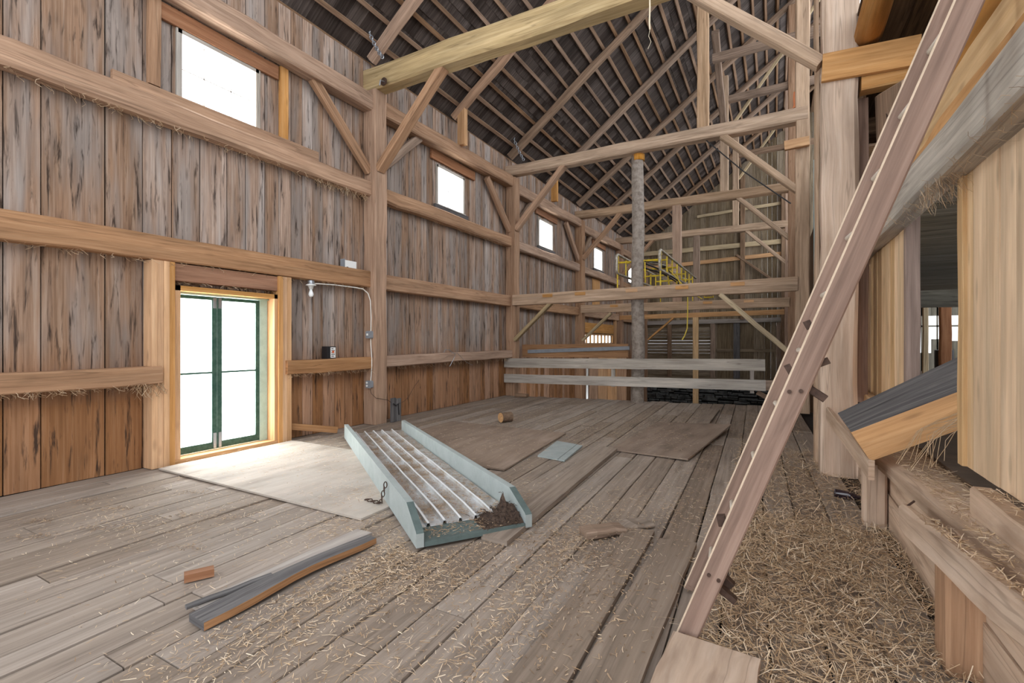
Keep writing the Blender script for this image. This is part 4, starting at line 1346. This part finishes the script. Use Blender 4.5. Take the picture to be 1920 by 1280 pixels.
# board partition with the hatch
def part(ya, yb, zb, zt, name, n0):
    b = MB()
    y = ya
    while y < yb - .02:
        y2 = min(yb, y + U(.17, .26))
        if yb - y2 < .08: y2 = yb
        b.box(1.0 + U(-.005, .005), 1.035, y + .004, y2 - .004, zb, zt, axis=2)
        y = y2
    return struct(b.build(name, M['pale']))
part(.6, 3.80, .74, 2.62, 'wall_right', 0)
part(5.32, 8.0, .78, 2.62, 'wall_right_far', 0)
def aisle_partition():
    b = MB()
    y = 8.0
    while y < 27.0:
        y2 = y + U(.18, .28)
        b.box(1.06, 1.09, y + .002, y2 - .002, LOW if y > 11.5 else 0, 5.0, axis=2)
        y = y2
    return struct(b.build('wall_aisle', M['loft']))
aisle_partition()
BEAM('hatch_stud', 'pale', (1.03, 3.83, .74), (1.03, 3.83, 2.62), .10, .09, 'pale stud on the near side of the hatch', 'stud', 'hatch studs', up=(0, 1, 0), ch=.004, jit=.002)
BEAM('hatch_stud', 'ladder', (1.04, 5.28, .76), (1.04, 5.28, 2.62), .10, .07, 'greyish brown stud on the far side of the hatch', 'stud', 'hatch studs', up=(0, 1, 0), ch=.004, jit=.002)
BEAM('sill_board', 'pale', (.93, 5.35, .80), (.93, 7.9, .86), .10, .12, 'pale sill timber below the far board partition', 'sill', jit=.004)
BEAM('header_beam', 'header', (.93, .8, 2.595), (.93, 7.8, 2.595), .17, .27, 'long light grey header beam over the hatch', 'beam', jit=.005, ch=.016, seg=.7)
BEAM('header_plank', 'pale', (.975, .8, 3.02), (.975, 5.2, 3.0), .05, .20, 'wide pale plank on edge above the grey header beam', 'plank', jit=.006, ch=.005, seg=.5)
BEAM('header_joist', 'fresh', (.995, .8, 2.825), (.995, 6.2, 2.815), .14, .17, 'orange timber resting on the grey header beam', 'beam', jit=.008, ch=.02)
b = MB()
b.tube([(1.03, .8, 3.23), (1.03, 2.5, 3.225), (1.03, 4.2, 3.21), (1.03, 5.2, 3.20)], [.11, .11, .10, .09], 12, jit=.05)
tag(b.build('round_pole', M['logwood'], smooth=True), 'round orange pole lying along the top of the pale plank', 'pole')
b = MB()
b.tube([(.88, 6.34, 4.76), (.875, 5.0, 4.78), (.87, 3.4, 4.80), (.87, 2.0, 4.82)], [.13, .125, .125, .12], 14, jit=.04)
tag(b.build('round_joist', M['logwood'], smooth=True), 'round orange log joist resting on the bracket plank', 'log')
BEAM('bracket_plank', 'fresh', (.46, 6.27, 4.48), (1.30, 6.27, 4.44), .05, .30, 'orange bracket plank nailed across the massive post', 'plank', jit=.002, ch=.004)
BEAM('loft_beam', 'fresh', (.82, 6.40, 4.26), (4.0, 6.40, 4.24), .18, .16, 'orange loft beam behind the bracket plank', 'beam', 'loft beams', jit=.006)
BEAM('loft_beam', 'loft', (1.1, 8.4, 4.5), (3.98, 8.4, 4.5), .2, .24, 'dark loft beam behind the round log joist', 'beam', 'loft beams', jit=.006)
BEAM('loft_beam', 'loft', (.8, 7.4, 5.35), (4.0, 7.4, 5.35), .2, .3, 'dark upper loft beam beside the massive post', 'beam', 'loft beams', jit=.006)
BEAM('loft_beam', 'loft', (1.0, 7.85, 3.3), (4.0, 7.85, 3.3), .2, .24, 'dark low loft beam seen behind the leaning board', 'beam', 'loft beams', jit=.006)
o = MB()
o.hexa([(.96, 6.30, 3.10), (.96, 5.24, 3.02), (.985, 5.24, 3.02), (.985, 6.30, 3.10), (.96, 6.49, 4.14), (.96, 5.24, 3.72), (.985, 5.24, 3.74), (.985, 6.49, 4.16)], .4)
ob = tag(o.build('weathered_board', M['rafter']), 'short weathered board with a nail leaning above the header beam', 'plank')
q = MB(); q.tube([(.965, 5.9, 3.72), (.93, 5.6, 3.52)], .006, 5)
q.build('nail', M['iron'], ob)

def loft():
    b = MB()
    y = 2.0
    while y < 14:          # stall ceiling / loft floor
        y2 = y + U(.2, .3)
        b.box(1.10, 8.5, y + .003, y2 - .006, 2.64, 2.67, axis=0)
        y = y2
    return struct(b.build('ceiling_stall', M['stall']))
loft()
def loft2():
    b = MB()
    x = .78
    while x < 4.2:
        x2 = x + U(.2, .3)
        b.box(x + .003, x2 - .004, 5.0, 10.5, 4.98, 5.01, axis=1)
        x = x2
    return struct(b.build('ceiling_loft', M['loft']))
loft2()
def loft_back():
    b = MB()
    z = 2.68
    while z < 5.0:
        z2 = z + U(.18, .28)
        b.box(4.0, 4.03, 2.0, 15, z + .004, z2 - .004, axis=1)
        z = z2
    z = 2.68
    while z < 8.0:
        z2 = z + U(.18, .28)
        b.box(1.1, 4.03, 12.6, 12.63, z + .003, z2 - .003, axis=0)
        z = z2
    return struct(b.build('wall_loft', M['loft']))
loft_back()
b = MB()
b.box(1.04, 9, 1.5, 21, .58, .62, .5)
struct(b.build('floor_stall', M['earth']))
# far side of the stall room
BEAM('stall_post', 'red', (3.86, 16.2, .62), (3.86, 16.2, 2.7), .22, .2, 'red brown post far inside the room behind the hatch', 'post', 'stall posts', up=(0, 1, 0))
BEAM('stall_post', 'yellowbeam', (3.42, 16.0, .62), (3.42, 16.0, 2.4), .11, .1, 'slim yellowish post far inside the room behind the hatch', 'post', 'stall posts', up=(0, 1, 0))
BEAM('stall_beam', 'stall', (1.5, 14.3, 2.46), (8.5, 14.3, 2.46), .24, .40, 'dirty whitewashed beam at the end of the stall ceiling', 'beam')
def stall_back():
    b = MB()
    x = 1.2
    while x < 9:
        x2 = x + U(.2, .3)
        zt = 1.5
        if 3.95 < x < 4.35 or x < 3.45:
            zt = 1.55
        if 3.5 < x < 3.9 or 4.5 < x < 5.4:
            zt = 1.15
        b.box(x + .003, x2 - .003, 18.0, 18.03, .62, zt, axis=2)
        b.box(x + .003, x2 - .003, 18.0, 18.03, 2.22, 2.9, axis=2)
        x = x2
    for xx in (3.2, 4.3, 5.6, 7):
        b.box(xx, xx + .1, 17.95, 18.0, .62, 2.9, axis=2)
    for xx in (3.75, 4.1, 5.0):
        b.box(xx, xx + .035, 18.0, 18.03, .62, 2.9, axis=2)
    b.box(3.2, 9, 18.0, 18.03, 1.9, 1.95, axis=0)
    return struct(b.build('wall_stall', M['stall']))
stall_back()
b = MB()
b.tube([(3.98, 16.8, .62), (3.98, 16.8, 1.0), (3.98, 16.8, 1.25)], [.2, .2, .2], 16)
tag(b.build('barrel', M['black']), 'dark barrel far inside the room behind the hatch', 'barrel')

# ------------------------------------------------------------------ straw
def blades(n, pos, ln, wd, name, mat, label, lift=.02, tilt=.25, curl=.0):
    ang = rng.uniform(0, 2 * math.pi, n)
    el = rng.normal(0, tilt, n)
    L = rng.uniform(ln[0], ln[1], n) * (.6 + .8 * rng.random(n) ** 2)
    W = rng.uniform(wd[0], wd[1], n)
    dx, dy, dz = np.cos(ang) * np.cos(el), np.sin(ang) * np.cos(el), np.sin(el)
    px, py = -np.sin(ang), np.cos(ang)
    z = pos[:, 2] + np.abs(dz) * L / 2 + rng.uniform(.002, lift, n)
    roll = rng.uniform(-.6, .6, n)
    c = np.stack([pos[:, 0], pos[:, 1], z], 1)
    D = np.stack([dx, dy, dz], 1) * (L / 2)[:, None]
    Pp = np.stack([px, py, roll], 1) * (W / 2)[:, None]
    bend = np.zeros((n, 3)); bend[:, 0] = px; bend[:, 1] = py
    bend *= (rng.normal(0, .035, n) * L)[:, None]
    v = np.stack([c - D - Pp, c - D + Pp, c + bend + Pp, c + bend - Pp, c + D + Pp * .6, c + D - Pp * .6], 1).reshape(-1, 3)
    i = np.arange(n)[:, None] * 6
    f = np.concatenate([i + np.array([[0, 1, 2, 3]]), i + np.array([[3, 2, 4, 5]])], 1).reshape(-1, 4)
    me = bpy.data.meshes.new(name)
    me.vertices.add(len(v)); me.vertices.foreach_set('co', v.astype(np.float32).ravel())
    me.loops.add(f.size); me.loops.foreach_set('vertex_index', f.astype(np.int32).ravel())
    me.polygons.add(len(f)); me.polygons.foreach_set('loop_start', np.arange(0, f.size, 4, dtype=np.int32))
    me.update(calc_edges=True)
    at = me.attributes.new('rnd', 'FLOAT', 'FACE')
    at.data.foreach_set('value', np.repeat(rng.random(n) ** 1.2, 2).astype(np.float32))
    me.materials.append(M[mat])
    o = bpy.data.objects.new(name, me)
    COL.objects.link(o)
    tag(o, label, 'straw', kind='stuff')
    return o

def cluster(n, cx, cy, sx, sy, z=.0, rot=0.0):
    p = np.zeros((n, 3))
    a, b_ = rng.normal(0, sx, n), rng.normal(0, sy, n)
    p[:, 0] = cx + a * math.cos(rot) - b_ * math.sin(rot)
    p[:, 1] = cy + a * math.sin(rot) + b_ * math.cos(rot)
    p[:, 2] = z
    return p
def rect(n, x0, x1, y0, y1, z=0.0):
    p = np.zeros((n, 3))
    p[:, 0] = rng.uniform(x0, x1, n); p[:, 1] = rng.uniform(y0, y1, n); p[:, 2] = z
    return p
def clean(p):
    """keep straw on the open floor"""
    m = (p[:, 0] > -6.35) & (p[:, 0] < .78) & (p[:, 1] > .6) & (p[:, 1] < 11.3)
    # keep off the ramp
    A = np.array([-2.21, 2.64]); d = np.array([-.812, .584]); d = d / np.linalg.norm(d); q = np.array([.584, .812]); q = q / np.linalg.norm(q)
    s_ = (p[:, :2] - A) @ d; w = (p[:, :2] - A) @ q
    m &= ~((s_ > -.03) & (s_ < 4.4) & (w > -.03) & (w < .96))
    m &= ~((p[:, 0] > -2.9) & (p[:, 0] < -2.52) & (p[:, 1] > 1.35) & (p[:, 1] < 2.7))
    m &= ~((p[:, 0] > -.5) & (p[:, 0] < -.04) & (p[:, 1] > 1.4) & (p[:, 1] < 2.47))
    return p[m]
heavy = [rect(15000, -.34, .80, 1.0, 4.6), rect(6500, -.42, .80, 3.5, 7.5), cluster(3500, .35, 3.2, .35, 1.0), rect(1200, -.5, .4, 6, 11)]
P1 = clean(np.concatenate(heavy))
P1[:, 2] += .006
blades(len(P1), P1, (.025, .11), (.0022, .0045), 'straw_litter', 'straw', 'thick loose straw litter along the right side of the floor', lift=.035, tilt=.28)
mid = [cluster(2200, -2.05, 2.3, .35, .22, rot=.6), cluster(1500, -2.35, 1.7, .2, .35), cluster(900, -1.75, 1.5, .4, .25, rot=.7), cluster(1600, -2.75, 2.75, .35, .25), cluster(700, -2.3, 2.5, .15, .15),
       cluster(1400, -1.25, 2.55, .10, .9, rot=.05), cluster(700, -1.45, 3.5, .25, .4), cluster(900, -.75, 4.4, .35, .35), cluster(1600, -1.7, 9.2, .9, .7), cluster(1100, -2.5, 7.4, .5, .6),
       cluster(700, -.9, 6.2, .2, .9), cluster(1200, -3.4, 8.2, 1.2, .9), rect(1800, -6.2, -1.2, 1.0, 11), rect(900, -5.5, -2.0, 1.2, 2.8), cluster(500, -6.0, 5.2, .25, .4), cluster(500, -3.0, 5.5, .25, .8), cluster(500, -4.0, 2.3, .5, .3), cluster(350, -4.7, 1.9, .4, .15), cluster(600, -.9, 3.0, .35, .9, z=.036), cluster(900, -4.8, 4.0, .9, .5, z=.02), cluster(700, -1.3, 7.6, .35, .7, z=.05), rect(4500, -5.8, .3, 6.8, 11.2), cluster(1500, -4.2, 5.9, 1.0, .8, z=.022), cluster(900, -5.5, 3.9, .5, .5, z=.022), cluster(500, -3.5, 3.3, .3, .25, z=.022), cluster(1000, -2.1, 3.9, .25, .6)]
P2 = clean(np.concatenate(mid))
blades(len(P2), P2, (.012, .055), (.0018, .0036), 'straw_scatter', 'straw', 'thin straw scattered over the middle and left floor planks', lift=.014, tilt=.12)
P3 = clean(np.concatenate([rect(9000, -.30, .79, 1.0, 7.0), cluster(1500, -1.3, 3.2, .35, .35), cluster(1200, -.95, 2.6, .2, .8, z=.036), rect(1500, -6, -1, 1, 10), cluster(800, -1.9, 2.5, .3, .3)] + [cluster(90, cx_, cy_, .09, .035, rot=.5) for cx_, cy_ in ((-5.6, 2.0), (-5.1, 2.05), (-4.7, 1.75), (-4.4, 2.25), (-5.3, 1.6), (-4.0, 2.4), (-4.9, 1.45), (-3.7, 1.9), (-5.0, 2.6))]))
blades(len(P3), P3, (.010, .032), (.003, .007), 'chaff_litter', 'chaff', 'dark crumbled chaff between the straw and planks', lift=.012, tilt=.2)
# straw on the ramp and on the ledges
pr = np.zeros((5200, 3))
for i in range(5200):
    if i < 1300:
        s_, w = U(.15, 4.1), U(.72, .84)
    elif i < 1700:
        s_, w = U(.02, .30), U(.1, .8)
    else:
        s_, w = U(.3, 4.1), random.choice([.1, .225, .355, .485, .62]) + U(-.035, .035)
    q = ramp_at(s_, w, .082 if s_ > .28 else .062)
    pr[i] = q
blades(5200, pr, (.012, .045), (.002, .005), 'ramp_straw', 'hay', 'chopped straw lying on the metal deck of the ramp', lift=.012, tilt=.1)
pl = np.concatenate([rect(2600, .80, 1.1, 2.0, 5.2, .59), rect(500, .68, 1.0, 5.4, 6.2, .762), rect(500, .89, .98, 1.4, 3.2, .74), rect(250, .68, .82, 1.9, 3.3, .56)])
pl[-250:, 0] = .685 + (3.62 - pl[-250:, 1]) * .0236 + rng.uniform(-.03, .03, 250)
pl[-250:, 2] = .520 + (3.62 - pl[-250:, 1]) * .0896
blades(len(pl), pl, (.02, .08), (.002, .0045), 'ledge_straw', 'straw', 'straw lying on the ledge and sill timbers at the right', lift=.012, tilt=.15)
# long stalks by the squared beam
b = MB()
for k in range(18):
    A = V((1.04, 4.02 + U(-.04, .06), .98 + U(-.06, .06)))
    B = V((.80 + U(-.08, .15), 4.0 + U(-.25, .25), .66 + U(-.02, .1)))
    mp = A.lerp(B, .5) + V((U(-.08, 0), U(-.06, .06), U(.0, .10)))
    b.tube([A, A.lerp(mp, .6) + V((0, 0, .01)), mp, mp.lerp(B, .5), B], .0017, 4, r=U(.5, 1))
tag(b.build('straw_tuft', M['hay']), 'tuft of long straw stalks hanging beside the grey topped beam', 'straw', kind='stuff')
# dusty hay and cobweb strands under the girts
b = MB()
def strands(n, y0, y1, x, z, drop, r=.0022):
    for _ in range(n):
        y = U(y0, y1)
        p = V((x + U(-.10, .05), y, z))
        pts = [p]
        for _k in range(3):
            p = p + V((U(-.01, .03), U(-.05, .05), -U(.2, 1) * drop / 3))
            pts.append(p)
        b.tube(pts, r, 3, r=random.random())
strands(130, 1.6, 6.3, WX + .16, 4.07, .12)
strands(60, 5.2, 6.2, WX + .16, 4.07, .2)
strands(110, 1.6, 6.3, WX + .14, 2.44, .09)
strands(90, 1.6, 2.95, WX + .2, 1.0, .10)
strands(40, 2.7, 2.98, WX + .22, 1.0, .22)
strands(90, 4.65, 6.3, WX + .2, 1.01, .10)
strands(110, 6.6, 11.4, WX + .18, 1.03, .12)
strands(70, 6.6, 11.4, WX + .16, 4.07, .10)
strands(70, 3.1, 4.5, WX + .10, 2.22, .07)
strands(90, 2.2, 5.0, .88, 2.46, .07, .0009)
strands(70, 3.65, 4.1, .92, 2.46, .20, .0009)
tag(b.build('hanging_hay', M['hay']), 'dusty hay wisps and cobwebs hanging under the timbers', 'hay', kind='stuff')

# ------------------------------------------------------------------ light and camera
w = bpy.data.worlds.new('overcast_sky')
S.world = w
w.use_nodes = True
bg = w.node_tree.nodes['Background']
bg.inputs[0].default_value = (.945, .985, 1.03, 1)
bg.inputs[1].default_value = 1.6

def area(name, loc, rot, sx, sy, power, col=(1, 1, 1)):
    l = bpy.data.lights.new(name, 'AREA')
    l.shape = 'RECTANGLE'
    l.size, l.size_y = sx, sy
    l.energy = power
    l.color = col
    o = bpy.data.objects.new(name, l)
    COL.objects.link(o)
    o.location = loc
    o.rotation_euler = rot
    return o

# daylight coming in at the glazed openings of the left wall
for (a, c), pw in zip(WIN, (46, 40, 40, 40, 30)):
    area('window_daylight', (WX - .16, (a + c) / 2, 4.91), (0, -math.pi / 2, 0), .80, 1.0, pw, (.95, .98, 1))
area('door_daylight', (WX - .16, 3.81, 1.08), (0, -math.pi / 2, 0), 2.0, 1.2, 110, (.97, .99, 1))
cam = bpy.data.cameras.new('camera')
co = bpy.data.objects.new('camera', cam)
COL.objects.link(co)
cam.sensor_width = 36
cam.lens = 36 * 900 / 1920
co.location = (0, 0, 1.48)
co.rotation_euler = (math.pi / 2, 0, math.atan(492 / 900))
cam.clip_start = .05
S.camera = co
S.view_settings.view_transform = 'Standard'
S.view_settings.look = 'None'
S.view_settings.gamma = 1
S.view_settings.exposure = .68
S.cycles.max_bounces = 10
S.cycles.diffuse_bounces = 6
S.cycles.transparent_max_bounces = 12
S.cycles.sample_clamp_indirect = 8
